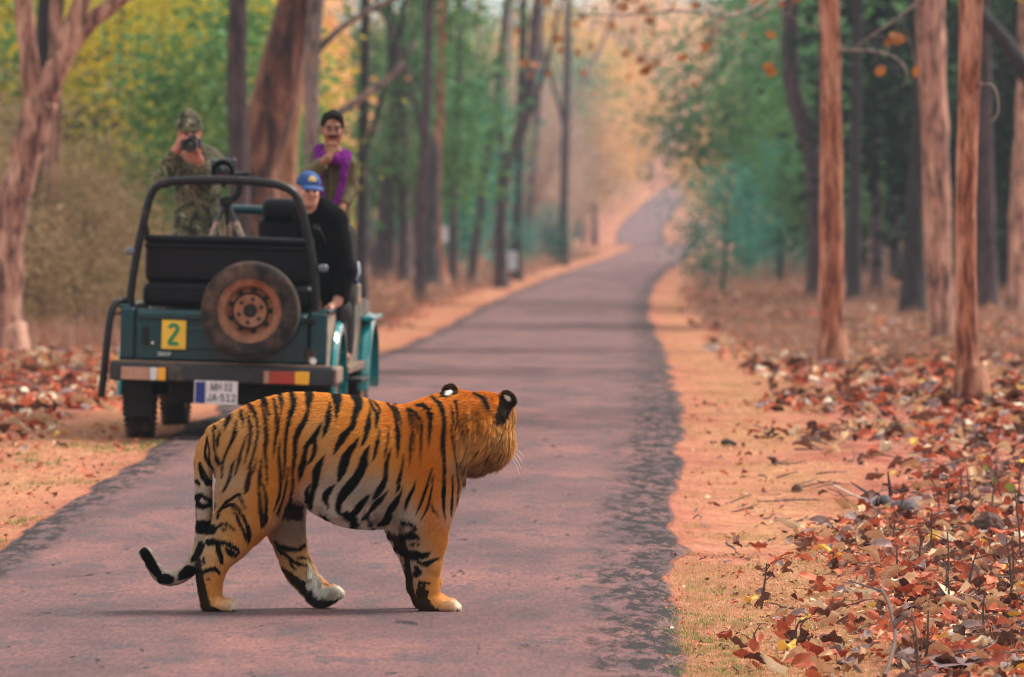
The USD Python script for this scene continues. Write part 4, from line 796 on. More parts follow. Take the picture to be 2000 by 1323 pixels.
lip_m = mat('lips', (.26, .07, .06), rough=.5)
lens_black, lens_glass = mat('lens_black', (.006, .006, .008), (.010, .010, .012), rough=.32, scale=30), mat('lens_glass', (.01, .012, .02), rough=.04, coat=1.0)
cam_grey = mat('camera_body', (.012, .013, .016), (.02, .02, .026), rough=.4, scale=40)

class Person:
    def __init__(s, label, cx, base_py, d, dz=0.0):
        s.cx, s.by, s.d, s.s = cx, base_py, d, F / d
        s.root = thing('person', label, 'person', at(cx, base_py, d))
    def p(s, px, py, dy=0.0): return ((px - s.cx) / s.s, dy, (s.by - py) / s.s)
    def field(s, h=.008, lo=(-.48, -.5, -.05), hi=(.48, .35, 1.8)): return Field(lo, hi, h)
    def add(s, name, m, material, parent=None, **k): return obj(name, m, material, parent or s.root, **k)
def chain3(f, pts, k=.02, ys=1.0): f.chain([tuple(a) + (r,) for a, r in pts], k, ys)
def frame(yaw, pitch=0.0, roll=0.0):
    """rows: right, forward, up of a head that looks towards -y turned by yaw"""
    cy, sy = math.cos(yaw), math.sin(yaw); fw = np.array([sy, -cy, 0]); rt = np.array([cy, sy, 0]); up = np.array([0, 0, 1.0])
    fw2 = fw * math.cos(pitch) - up * math.sin(pitch); up2 = up * math.cos(pitch) + fw * math.sin(pitch)
    rt2 = rt * math.cos(roll) + up2 * math.sin(roll); up3 = up2 * math.cos(roll) - rt * math.sin(roll)
    return np.stack([rt2, fw2, up3])
def head(f, c, R, w=1.0):
    c = np.array(c); g = lambda r, fw, u: c + (R[0] * r + R[1] * fw + R[2] * u) * w
    e = lambda r, fw, u, rad, k=.012, cut=False: f.ell(g(r, fw, u), np.array(rad) * w, k, R, cut)
    e(0, -.012, .035, (.076, .096, .088)); e(0, .012, -.03, (.066, .078, .085), .03); e(0, .04, -.085, (.042, .045, .030), .03)
    e(.033, .072, -.022, (.028, .022, .022), .02); e(-.033, .072, -.022, (.028, .022, .022), .02)          # cheek bones
    f.cone(g(0, .088, .018), g(0, .110, -.022), .0085 * w, .0135 * w, .010); e(.011, .096, -.026, (.009, .010, .008), .006); e(-.011, .096, -.026, (.009, .010, .008), .006)
    f.cone(g(-.036, .082, .030), g(.036, .082, .030), .012 * w, .012 * w, .012)                             # brow
    e(.030, .094, .010, (.017, .014, .011), .010, True); e(-.030, .094, .010, (.017, .014, .011), .010, True)
    f.cone(g(-.018, .082, -.056), g(.018, .082, -.056), .010 * w, .010 * w, .010)
    for s in (-1, 1): e(s * .080, -.012, .0, (.010, .022, .033), .008); e(s * .088, -.004, .002, (.006, .012, .020), .004, True)
    return g
def face_parts(P, g, w=1.0, mouth=True, brows=True, tilt=0.0):
    for s in (-1, 1):
        ey = P.add('eye', ball(g(s * .031, .083, .010), .0125 * w), eye_w); P.add('iris', ball(g(s * .031, .0925, .010), .0062 * w, 1), dark_f, ey)
        if brows: P.add('eyebrow', tube([g(s * .014, .094, .029), g(s * .032, .094, .036), g(s * .050, .080, .030)], [.005 * w, .0055 * w, .003 * w], 8), dark_f)
    if mouth: P.add('mouth', tube([g(-.024, .083, -.057), g(0, .0945, -.054), g(.024, .083, -.057)], [.003 * w, .007 * w, .003 * w], 8), lip_m)
def hand(f, wrist, palm, tips, thumb, r=.0095, curl=None, k=.006):
    """palm from wrist to knuckles, four bent fingers (each: knuckle, bend, tip) and a thumb"""
    wrist, palm = np.array(wrist), np.array(palm)
    f.cone(wrist, palm, .026, .030, .018, .75)
    for (b, m, t), q in zip(tips, (1.0, 1.05, 1.0, .85)):
        f.chain([tuple(palm + (np.array(b) - palm) * .35) + (r * 1.15,), tuple(b) + (r * 1.1 * q,), tuple(m) + (r * q,), tuple(t) + (r * .82 * q,)], k)
    f.chain([tuple(wrist + (palm - wrist) * .3) + (r * 1.5,), tuple(thumb[0]) + (r * 1.3,), tuple(thumb[1]) + (r,)], k)
def wrinkle(m, amp=.006, sc_=9.0, seed=1):
    v = np.array(m.vertices); n = np.array(m.vertex_normals)
    return TM(v + n * (amp * 2 * (meshkit.fbm(v * [sc_, sc_, sc_ * .6], 3, seed) - .5))[:, None], m.faces)
V3 = lambda *a: np.array(a, float)

# --- the guide: standing, hand at his mouth, purple scarf
g2 = Person('standing man in khaki jacket with purple scarf, hand raised to his mouth', 650, 705, 61.0)
P = g2.p; f = g2.field(.0075)
hc = P(650, 254, -.02); R2 = frame(.06, .08)
gh = head(f, hc, R2, 1.0)
chain3(f, [(P(650, 282, .02), .055), (P(648, 318, .03), .062)], .03)
def torso_guide(f, e=0.0):
    chain3(f, [(P(647, 322, .03), .092 + e), (P(648, 370, .02), .108 + e), (P(648, 420, .02), .105 + e), (P(646, 455, .02), .115 + e)], .05, .72)
    chain3(f, [(P(614, 313, .02), .050 + e), (P(648, 305, .03), .058 + e), (P(679, 319, .02), .050 + e)], .05)
    chain3(f, [(P(613, 316, .01), .048 + e), (P(604, 342, -.16), .042 + e)], .03); chain3(f, [(P(604, 342, -.16), .042 + e), (P(641, 310, -.24), .031 + e)], .025)
    chain3(f, [(P(679, 322, .02), .048 + e), (P(686, 368, .03), .042 + e)], .03); chain3(f, [(P(686, 368, .03), .041 + e), (P(668, 408, -.12), .031 + e)], .025)
torso_guide(f)
for s in (-1, 1): chain3(f, [(P(646 + s * 22, 465, .02), .088), (P(648 + s * 26, 580, 0), .062), (P(648 + s * 26, 690, .03), .045)], .03); chain3(f, [(P(648 + s * 26, 698, .02), .04), (P(649 + s * 27, 699, -.16), .032)], .02)
W = V3(*P(643, 308, -.245)); K = V3(*P(650, 294, -.215))
tips = []
for i, (dx, lx) in enumerate(((-.030, -.004), (-.010, -.002), (.010, 0), (.029, .002))):
    b = K + [dx, .010, .020]; tips.append((b, b + [.004, -.014, .030 - abs(i - 1.3) * .003], b + [.010, .014, .042 - abs(i - 1.3) * .006]))
hand(f, W, K, tips, (K + [.040, .0, .004], K + [.046, .020, .030]))
W = V3(*P(667, 410, -.12)); K = V3(*P(661, 420, -.17)); tips = [(K + [dx, -.022, -.010], K + [dx * 1.1, -.048, -.022], K + [dx * 1.1, -.056, -.048]) for dx in (-.028, -.009, .010, .028)]
hand(f, W, K, tips, (K + [-.042, .0, -.01], K + [-.052, -.03, -.02]))
g2.add('body', f.mesh(), skin_a, smooth=True)
face_parts(g2, gh)
g2.add('moustache', tube([gh(-.034, .086, -.046), gh(-.015, .098, -.037), gh(0, .102, -.036), gh(.015, .098, -.037), gh(.034, .086, -.046)], [.004, .0095, .0085, .0095, .004], 10), hair_m)
fh = Field(np.array(hc) - .2, np.array(hc) + .2, .006); c = np.array(hc); q = lambda r, fw, u: c + R2[0] * r + R2[1] * fw + R2[2] * u
fh.ell(q(0, -.018, .046), (.084, .100, .098), .01, R2); fh.ell(q(.015, .050, .098), (.050, .034, .026), .02, R2); fh.ell(q(0, .115, .010), (.069, .098, .088), .010, R2, True); fh.ell(q(0, .02, -.09), (.12, .14, .07), .02, R2, True)
g2.add('hair', wrinkle(fh.mesh(), .008, 30, 4), hair_m, smooth=True)
f = g2.field(.009); torso_guide(f, .014); f.half((0, 0, -1), -P(0, 462)[2]); f.cone(P(650, 282, .0), P(649, 300, -.02), .072, .085, .015, cut=True)
f.cone(P(641, 310, -.24), P(652, 301, -.26), .06, .06, .01, cut=True); f.cone(P(668, 408, -.12), P(662, 416, -.15), .055, .055, .01, cut=True)
jk = g2.add('jacket', wrinkle(f.mesh(), .009, 11, 7), khaki, smooth=True)
g2.add('zip_flap', tube([P(646, 330, -.085), P(645, 380, -.098), P(645, 425, -.09)], [.008, .009, .008], 8), khaki, jk)
f = g2.field(.010)
for s in (-1, 1): chain3(f, [(P(646 + s * 20, 458, .02), .105), (P(648 + s * 26, 580, 0), .078), (P(648 + s * 26, 685, .03), .06)], .03)
g2.add('trousers', wrinkle(f.mesh(), .006, 8, 3), trousers, smooth=True)
f = g2.field(.007)
lp = [(P(650 + 28 * math.cos(a) * 1.0, 302 - 8 * math.sin(a) + 6 * math.cos(a), -.015 - .085 * -math.sin(a)), .034 + .008 * math.sin(3 * a)) for a in np.linspace(0, 2 * np.pi, 20)]
chain3(f, lp, .012)
chain3(f, [(P(668, 306, -.075), .040), (P(673, 322, -.10), .036), (P(672, 345, -.115), .028), (P(666, 372, -.12), .026), (P(657, 398, -.115), .026), (P(650, 410, -.11), .02)], .012, .6)
chain3(f, [(P(624, 300, -.06), .036), (P(622, 318, -.095), .030), (P(626, 345, -.12), .024), (P(630, 385, -.115), .024)], .012, .6)
g2.add('scarf', wrinkle(f.mesh(), .006, 45, 9), purple, smooth=True)

# --- the seated man in black with a blue cap, leaning out on the right
g3 = Person('seated man in black fleece and blue cap leaning over the jeep side', 640, 640, 60.15)
P = g3.p; f = g3.field(.0075, (-.42, -.45, -.25), (.42, .42, 1.2))
hc = P(602, 374, -.02); R3 = frame(.28, .05, -.10)
gh = head(f, hc, R3, .97)
chain3(f, [(P(606, 395, .03), .056), (P(614, 420, .05), .062)], .03)
def torso_seat(f, e=0.0):
    chain3(f, [(P(628, 440, .05), .135 + e), (P(636, 500, .05), .145 + e), (P(634, 560, .06), .150 + e), (P(632, 600, .08), .155 + e)], .05, .8)
    chain3(f, [(P(596, 428, .05), .060 + e), (P(622, 412, .05), .070 + e), (P(652, 430, .03), .068 + e)], .05)
    chain3(f, [(P(655, 436, .03), .066 + e), (P(676, 528, -.06), .054 + e)], .03); chain3(f, [(P(676, 528, -.06), .052 + e), (P(660, 588, -.13), .038 + e)], .025)
    chain3(f, [(P(592, 432, .05), .060 + e), (P(590, 520, -.02), .048 + e)], .03); chain3(f, [(P(590, 520, -.02), .046 + e), (P(612, 590, -.06), .036 + e)], .025)
torso_seat(f)
for s in (-1, 1): chain3(f, [(P(632 + s * 24, 606, .08), .095), (P(630 + s * 26, 600, .46), .068)], .03); chain3(f, [(P(630 + s * 26, 600, .44), .066), (P(630 + s * 26, 690, .44), .042)], .02)
W = V3(*P(658, 592, -.135)); K = V3(*P(648, 598, -.18))
tips = [(K + [-.012 + .004 * i, -.024 + .017 * i, .006], K + [-.046, -.022 + .017 * i, -.012], K + [-.062, -.018 + .017 * i, -.046]) for i in range(4)]
hand(f, W, K, tips, (K + [.0, -.045, -.012], K + [-.030, -.058, -.035]), .0105)
W = V3(*P(613, 592, -.065)); K = V3(*P(620, 602, -.10)); tips = [(K + [dx, -.02, -.01], K + [dx, -.045, -.02], K + [dx, -.05, -.045]) for dx in (-.028, -.009, .010, .028)]
hand(f, W, K, tips, (K + [-.04, 0, -.01], K + [-.05, -.03, -.02]))
g3.add('body', f.mesh(), skin_b, smooth=True)
face_parts(g3, gh, .97)
c = np.array(hc); q = lambda r, fw, u: c + (R3[0] * r + R3[1] * fw + R3[2] * u) * .97
fc_ = Field(np.array(hc) - .25, np.array(hc) + .25, .006)
fc_.ell(q(0, -.012, .052), (.090, .108, .094), .01, R3); fc_.ell(q(0, -.012, .020), (.080, .098, .09), .004, R3, True)
fc_.half(-R3[2], -(R3[2] @ q(0, 0, .040)), .006)
fc_.chain([tuple(q(r, .085 + .045 * math.cos(r * 14), .040 - .010 * abs(r) * 10)) + (.011,) for r in np.linspace(-.078, .078, 9)], .008); fc_.chain([tuple(q(r, .095 + .055 * math.cos(r * 14), .032 - .012 * abs(r) * 10)) + (.009,) for r in np.linspace(-.074, .074, 9)], .008); fc_.chain([tuple(q(r, .10 + .072 * math.cos(r * 14), .026 - .013 * abs(r) * 10)) + (.007,) for r in np.linspace(-.068, .068, 9)], .008)
cp = g3.add('cap', fc_.mesh(1), cap_blue, smooth=True)
bd_ = []
for a, b, r in ((0, 0, .018), (-.018, 0, .011), (.018, 0, .011), (0, .012, .011), (-.022, -.012, .009), (.022, -.012, .009), (-.012, .010, .010), (.012, .010, .010), (0, -.012, .013)): bd_.append(ball(q(a, .088 - abs(a) * .3 - b * .55, .096 + b), (r, .006, r * .8), 1))
for b_ in bd_[:1]: g3.add('cap_emblem', cat(bd_), cap_patch, cp, kind='stuff')
g3.add('cap_button', ball(q(0, -.012, .148), .008, 1), cap_blue, cp)
f = g3.field(.009, (-.42, -.45, -.25), (.42, .42, 1.2)); torso_seat(f, .020)
chain3(f, [(P(604, 405, .045), .075), (P(616, 422, .05), .085)], .03); f.cone(P(603, 392, .0), P(608, 404, .0), .062, .060, .012, cut=True)
f.cone(P(660, 588, -.13), P(650, 597, -.17), .058, .06, .01, cut=True); f.cone(P(612, 590, -.06), P(619, 600, -.1), .056, .06, .01, cut=True)
fl = g3.add('fleece', wrinkle(f.mesh(), .010, 8, 5), jacket_black, smooth=True)
f = g3.field(.010, (-.42, -.45, -.25), (.42, .75, 1.2))
for s in (-1, 1): chain3(f, [(P(632 + s * 24, 606, .08), .112), (P(630 + s * 26, 600, .46), .084)], .03); chain3(f, [(P(630 + s * 26, 600, .44), .08), (P(630 + s * 26, 682, .44), .058)], .02)
g3.add('trousers', wrinkle(f.mesh(), .006, 8, 3), trousers, smooth=True)
g3.add('bag_strap', tube([P(697, 515, .10), P(700, 535, .02), P(694, 552, -.02)], .022, 8), mat('navy_strap', (.01, .015, .06), rough=.5), fl)

# --- the photographer in camouflage, standing behind a camera
g1 = Person('man in camouflage clothes and hat holding a camera to his face', 382, 705, 61.2)
P = g1.p; f = g1.field(.0075)
hc = P(371, 262, 0); R1 = frame(.10, .20, .06)
gh = head(f, hc, R1, 1.0)
chain3(f, [(P(374, 285, .03), .056), (P(380, 312, .05), .062)], .03)
def torso_camo(f, e=0.0):
    chain3(f, [(P(384, 325, .05), .125 + e), (P(386, 380, .05), .135 + e), (P(384, 430, .05), .135 + e), (P(384, 460, .05), .14 + e)], .05, .75)
    chain3(f, [(P(346, 318, .04), .062 + e), (P(382, 304, .05), .065 + e), (P(416, 312, .04), .062 + e)], .05)
    chain3(f, [(P(344, 322, .03), .060 + e), (P(322, 348, -.14), .052 + e)], .03); chain3(f, [(P(322, 348, -.14), .050 + e), (P(348, 292, -.20), .036 + e)], .025)
    chain3(f, [(P(418, 318, .03), .060 + e), (P(402, 352, -.16), .052 + e)], .03); chain3(f, [(P(402, 352, -.16), .050 + e), (P(391, 312, -.25), .036 + e)], .025)
torso_camo(f)
for s in (-1, 1): chain3(f, [(P(384 + s * 22, 465, .05), .09), (P(384 + s * 26, 580, .02), .064), (P(384 + s * 26, 690, .05), .046)], .03); chain3(f, [(P(384 + s * 26, 698, .04), .04), (P(384 + s * 27, 699, -.14), .032)], .02)
W = V3(*P(350, 288, -.205)); K = V3(*P(355, 275, -.195))
tips = [(K + [.012, -.016, .022 - .017 * i], K + [.038, -.030, .024 - .019 * i], K + [.056, -.018, .020 - .019 * i]) for i in range(4)]
hand(f, W, K, tips, (K + [.012, .026, .010], K + [.040, .034, .018]))
W = V3(*P(391, 309, -.255)); K = V3(*P(386, 298, -.275))
tips = [(K + [-.012, -.010 + .017 * i - .022, .012], K + [-.044, -.010 + .017 * i - .022, .014], K + [-.062, -.008 + .017 * i - .022, .036]) for i in range(4)]
hand(f, W, K, tips, (K + [.010, -.02, .020], K + [.004, -.022, .050]))
g1.add('body', f.mesh(), skin_c, smooth=True)
face_parts(g1, gh)
c = np.array(hc); q = lambda r, fw, u: c + R1[0] * r + R1[1] * fw + R1[2] * u
fc_ = Field(np.array(hc) - .25, np.array(hc) + .25, .006)
fc_.ell(q(0, -.012, .062), (.088, .104, .092), .01, R1); fc_.cone(q(0, -.012, .075), q(0, -.012, .120), .082, .066, .02); fc_.ell(q(0, -.012, .018), (.079, .098, .09), .004, R1, True)
fc_.half(-R1[2], -(R1[2] @ q(0, 0, .045)), .006)
for k, (r0, u0) in enumerate(((.084, .046), (.088, .042))): fc_.chain([tuple(q(r0 * math.cos(a), -.012 + (r0 + .016) * math.sin(a), u0 - .02 * max(0, math.sin(a)) * 0)) + (.008,) for a in np.linspace(0, 2 * np.pi, 25)], .006)
g1.add('hat', wrinkle(fc_.mesh(1), .004, 20, 8), camo, smooth=True)
f = g1.field(.009); torso_camo(f, .019); f.half((0, 0, -1), -P(0, 468)[2]); f.cone(P(373, 285, .0), P(376, 300, -.01), .068, .075, .012, cut=True)
f.cone(P(349, 290, -.20), P(353, 280, -.20), .056, .06, .01, cut=True); f.cone(P(391, 310, -.25), P(387, 300, -.27), .056, .06, .01, cut=True)
g1.add('jacket', wrinkle(f.mesh(), .010, 10, 6), camo, smooth=True)
f = g1.field(.010)
for s in (-1, 1): chain3(f, [(P(384 + s * 20, 462, .05), .108), (P(384 + s * 26, 580, .02), .08), (P(384 + s * 26, 685, .05), .062)], .03)
g1.add('trousers', wrinkle(f.mesh(), .006, 8, 3), camo, smooth=True)

# --- the camera in his hands
cd = 61.2 - .21
kc = at(377, 283, cd); hc_ = thing('camera', 'black camera with a round lens held to the face of the man in camouflage', 'camera', kc, -4)
obj('camera_body', cat([rbox(-.075, .06, -.035, .035, -.035, .045, .012), rbox(-.028, .028, -.03, .03, .04, .07, .010)]), cam_grey, hc_)
obj('grip', rbox(-.085, -.055, -.045, .03, -.04, .04, .012), cam_grey, hc_)
lz = obj('lens', lathe([(.034, 0), (.036, -.06), (.042, -.065), (.046, -.12), (.050, -.125), (.050, -.165), (.045, -.165), (.043, -.13), (0, -.125)], 'y', 32, (0, -.03, -.002)), lens_black, hc_)
obj('front_glass', lathe([(0, -.010), (.03, -.006), (.042, 0), (0, .002)], 'y', 32, (0, -.150, -.002)), lens_glass, lz)
obj('zoom_ring', lathe([(.041, -.012), (.044, -.010), (.044, .010), (.041, .012)], 'y', 32, (0, -.075, -.002)), cam_grey, lz)
# --- the big lens on a gimbal tripod standing between the seats
td_ = 60.25
tk = at(438, 700, td_); tp = thing('tripod_camera', 'large black telephoto lens on a gimbal tripod behind the roll bar', 'camera on tripod', tk)
T_ = lambda px, py, dy=0.0: np.array([(px - 438) / sc(td_), dy, (700 - py) / sc(td_)])
c = T_(437, 335)
ln_ = obj('telephoto_lens', lathe([(.050, .36), (.052, .12), (.062, .08), (.068, -.04), (.078, -.06), (.084, -.20), (.078, -.20), (.074, -.08), (0, -.06)], 'y', 40, c), lens_black, tp)
obj('lens_hood_ring', lathe([(.084, -.20), (.087, -.20), (.087, -.17), (.083, -.165)], 'y', 40, c), mat('hood_rim', (.03, .05, .07), rough=.22), ln_)  # blue highlight of the hood rim put into its colour
obj('front_glass', lathe([(0, -.012), (.05, -.008), (.073, 0), (0, .003)], 'y', 32, c + [0, -.10, 0]), lens_glass, ln_)
obj('camera_body', rbox(c[0] - .08, c[0] + .08, .36, .44, c[2] - .07, c[2] + .09, .02), cam_grey, tp)
obj('flash', rbox(c[0] - .095, c[0] - .045, .05, .16, c[2] + .03, c[2] + .085, .012), mat('flash_blue', (.02, .05, .08), rough=.25), tp)
obj('pan_handle', tube([T_(452, 342, .02), T_(470, 341, -.02), T_(488, 340, -.05)], [.012, .012, .020], 10), black, tp)
obj('gimbal_arm', tube([T_(466, 346, .05), T_(469, 362, .05), T_(465, 378, .05), T_(452, 390, .05), T_(440, 392, .05)], [.022, .024, .024, .022, .03], 12, smooth_path=4), black, tp)
obj('gimbal_pivot', lathe([(0, -.03), (.035, -.03), (.035, .03), (0, .03)], 'x', 20, T_(464, 346, .05)), black, tp)
obj('lens_foot', rbox(c[0] - .02, c[0] + .02, .02, .14, c[2] - .11, c[2] - .06, .008), black, tp)
obj('tripod_head', rbox(-.035, .055, .01, .09, T_(0, 402)[2], T_(0, 386)[2], .012), black, tp)
wrap = mat('leg_wrap_camouflage', (.12, .10, .08), (.45, .30, .24), rough=.9, scale=30)
for a, b in (((437, 400, .05), (392, 520, -.06)), ((446, 400, .05), (497, 520, -.06)), ((442, 400, .06), (446, 540, .38))):
    a, b = T_(*a), T_(*b); m = a + (b - a) * .28
    lg = obj('leg', tube([a, b], [.017, .013], 10), mat('leg_' + str(len(_used)), (.02, .022, .03), rough=.3), tp); obj('leg_wrap', tube([m, a + (b - a) * .75], [.023, .02], 10, jitter=.12), wrap, lg)
# ---------------------------------------------------------------- forest: bark, leaves, trees
def bark(name, lo, hi, scale=2.2, moss=None):
    return mat(name, lo, hi, rough=.9, scale=scale * 1.9, stretch=(3, 3, .7), bump=1.0, bscale=9, dist=.05, dust=moss, dscale=2.4, damt=(.5, .62), span=(.40, .60))
bark_red = bark('bark_reddish', (.12, .032, .018), (.44, .16, .09), moss=(.55, .27, .18))
bark_pink = bark('bark_pinkish_grey', (.09, .04, .035), (.46, .23, .17), moss=(.60, .35, .25))
bark_grey = bark('bark_grey', (.10, .085, .085), (.28, .23, .22), moss=(.38, .26, .22))
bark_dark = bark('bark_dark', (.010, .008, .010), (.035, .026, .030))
bark_purple = bark('bark_purple_grey', (.028, .018, .026), (.095, .055, .062))
LEAF = {
 'olive': mat_leaf('leaf_olive_yellow', [(0, (.12, .19, .02)), (.25, (.32, .32, .03)), (.5, (.60, .45, .04)), (.75, (.76, .47, .05)), (1, (.72, .37, .10))], .45),
 'dry': mat_leaf('leaf_dry_brown', [(0, (.12, .10, .04)), (.4, (.28, .20, .10)), (.7, (.42, .28, .17)), (1, (.42, .25, .18))], .35),
 'orange': mat_leaf('leaf_orange', [(0, (.26, .24, .08)), (.25, (.62, .38, .12)), (.45, (.76, .42, .18)), (.65, (.76, .42, .28)), (.85, (.62, .40, .36)), (1, (.36, .36, .12))], .45),
 'green': mat_leaf('leaf_mid_green', [(0, (.03, .12, .04)), (.4, (.08, .21, .06)), (.7, (.18, .28, .06)), (1, (.38, .34, .06))], .35),
 'teal': mat_leaf('leaf_blue_green', [(0, (.012, .12, .09)), (.45, (.035, .21, .155)), (.7, (.08, .28, .14)), (1, (.28, .36, .09))], .35),
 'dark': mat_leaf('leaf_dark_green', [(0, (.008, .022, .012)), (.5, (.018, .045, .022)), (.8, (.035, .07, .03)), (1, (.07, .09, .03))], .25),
 'pink': mat_leaf('leaf_pinkish_bare', [(0, (.20, .15, .125)), (.5, (.40, .28, .21)), (1, (.56, .38, .25))], .4),
}
def leaves(rng, centres, n, spread, size, flat=.35, aspect=.55):
    """n folded leaves of 2 triangles round the cluster centres"""
    c = centres[rng.integers(len(centres), size=n)]; p = c + rng.normal(0, 1, (n, 3)) * np.asarray(spread)
    d = rng.normal(0, 1, (n, 3)); d[:, 2] = d[:, 2] * flat - .35; d /= np.linalg.norm(d, axis=1, keepdims=True)
    w = np.cross(d, rng.normal(0, 1, (n, 3)) * .6 + [0, 0, 1.0]); w /= np.linalg.norm(w, axis=1, keepdims=True) + 1e-9
    up = np.cross(w, d); l = (size * rng.uniform(.6, 1.4, n))[:, None]
    V = np.stack([p, p + d * l * .5 + w * l * aspect * .5 + up * l * .08, p + d * l, p + d * l * .5 - w * l * aspect * .5 + up * l * .08], 1).reshape(-1, 3)
    i = np.arange(n)[:, None] * 4
    return TM(V, np.vstack([i + [[0, 1, 2]], i + [[0, 2, 3]]]))
def crown_points(rng, n, rx, rz, zc, shell=.5):
    d = rng.normal(0, 1, (n, 3)); d /= np.linalg.norm(d, axis=1, keepdims=True)
    r = rng.uniform(shell, 1, n)[:, None] ** .7
    return d * r * [rx, rx, rz] + [0, 0, zc]
def limbs(rng, z0, z1, pts, r0, lean=.0, n=8):
    """a tapered trunk from the ground to z1 and limbs that reach some of the points"""
    k = 7; t = np.linspace(0, 1, k); ph = rng.uniform(0, 6.28, 2)
    axis = np.c_[lean * t * z1 + .10 * np.sin(3 * t + ph[0]) - .10 * np.sin(ph[0]), .1 * np.sin(2.5 * t + ph[1]) - .1 * np.sin(ph[1]), t * z1 - .3 * (t == 0)]
    m = [tube(axis, r0 * (1.25 * (t == 0) + (1 - .62 * t) * (t > 0)), 9, jitter=.12, seed=int(ph[0] * 100))]
    for p in pts:
        u = rng.uniform(z0 / z1, .97); a = np.array([np.interp(u, t, axis[:, q]) for q in range(3)]); mid = (a + p) / 2 + rng.normal(0, .25, 3) + [0, 0, .2]
        m.append(tube([a, mid, p], [r0 * .42 * (1.1 - u * .5), r0 * .24, r0 * .07], 6, smooth_path=3))
    return cat(m)
class Kind: pass
KIND = {}
def make_kind(key, kind, leaf, seed, height, rx, rz, zc, nclu, nleaf, spread, size, r0, bk, lean=0.0, z0=None, nl=9, shell=.5, aspect=.55):
    rng = np.random.default_rng(seed); pr = proto(key)
    C = crown_points(rng, nclu, rx, rz, zc, shell); C[:, 0] += lean * zc
    tr = limbs(rng, z0 if z0 is not None else zc - rz * .6, zc + rz * .5, C[rng.choice(nclu, min(nl, nclu), False)], r0, lean)
    obj('trunk', tr, bk, pr, smooth=True); obj('crown', leaves(rng, C, nleaf, spread, size, aspect=aspect), LEAF[leaf], pr, smooth=False)
    KIND.setdefault(kind, []).append(pr)
for s in range(3):
    make_kind('olive_shrub', 'olive', 'olive', 100 + s, 7, 1.9, 3.1, 3.3, 70, 4600, .42, .17, .07, bark_purple, z0=.3, nl=16, aspect=.4)
    make_kind('dry_shrub', 'dry', 'dry', 110 + s, 3, 1.5, 1.3, 1.35, 50, 3300, .34, .13, .035, bark_purple, z0=.1, nl=18, aspect=.3)
    make_kind('autumn_tree', 'orange', 'orange', 120 + s, 10, 3.3, 3.5, 5.8, 60, 3000, .55, .30, .15, bark_purple, lean=.03, z0=2.0, nl=12)
    make_kind('green_tree', 'green', 'green', 130 + s, 10, 2.8, 3.4, 5.2, 70, 4600, .5, .26, .14, bark_purple, z0=1.5, nl=12)
    make_kind('teal_tree', 'teal', 'teal', 140 + s, 7, 2.0, 2.5, 3.4, 60, 2900, .55, .22, .10, bark_dark, z0=.8, nl=10)
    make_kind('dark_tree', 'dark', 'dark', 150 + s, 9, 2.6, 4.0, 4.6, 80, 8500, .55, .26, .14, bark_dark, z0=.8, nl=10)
    make_kind('bare_tree', 'bare', 'pink', 160 + s, 9, 2.6, 3.6, 5.0, 70, 3600, .6, .16, .13, bark_pink, z0=1.0, nl=40)
def plant(kind, name, label, cat_, group, px, d, s=1.0, up=0.0, rng=RNG):
    k = KIND[kind]
    g = stand(px, d, up - .05)
    return copy(k[int(rng.integers(len(k)))], name, label, cat_, g, rng.uniform(0, 360), group, (s * rng.uniform(.9, 1.1), s * rng.uniform(.9, 1.1), s * rng.uniform(.92, 1.12)))
ORD = ['nearest the middle', 'second', 'third', 'fourth', 'fifth', 'sixth', 'seventh', 'eighth', 'ninth', 'tenth', 'eleventh', 'twelfth', 'thirteenth', 'fourteenth']
def spots(n, pxr, dr, clear, seed):
    rng = np.random.default_rng(1000 + seed); out = []; tries = 0
    while len(out) < n and tries < n * 60:
        tries += 1; px, d = rng.uniform(*pxr), rng.uniform(*dr); x = (px - 1000) * d / F
        if abs(x - road_x(d)) > RW + clear: out.append((px, d, rng.uniform(0, 1)))
    return out, rng
def scatter(kind, name, label, n, pxr, dr, sr, clear=2.2, seed=0, ref='from the road'):
    """separate trees; each label tells its place in the row"""
    S_, rng = spots(n, pxr, dr, clear, seed)
    S_.sort(key=lambda q: abs(q[0] - 1270))
    for k, (px, d, r) in enumerate(S_):
        plant(kind, name, label + (', nearest the road' if k == 0 else f', {ORD[k]} {ref}'), 'shrub' if 'shrub' in name else 'tree', None, px, d, sr[0] + (sr[1] - sr[0]) * r, 0, rng)
WOOD = {}
def wood(key, kind, n, pxr, dr, sr, clear=2.2, seed=0):
    S_, rng = spots(n, pxr, dr, clear, seed)
    for px, d, r in S_:
        q = KIND[kind][int(rng.integers(3))]; s_ = sr[0] + (sr[1] - sr[0]) * r
        WOOD.setdefault(key, []).append((q, stand(px, d, -.05), rng.uniform(0, 6.28), s_ * rng.uniform(.92, 1.1)))
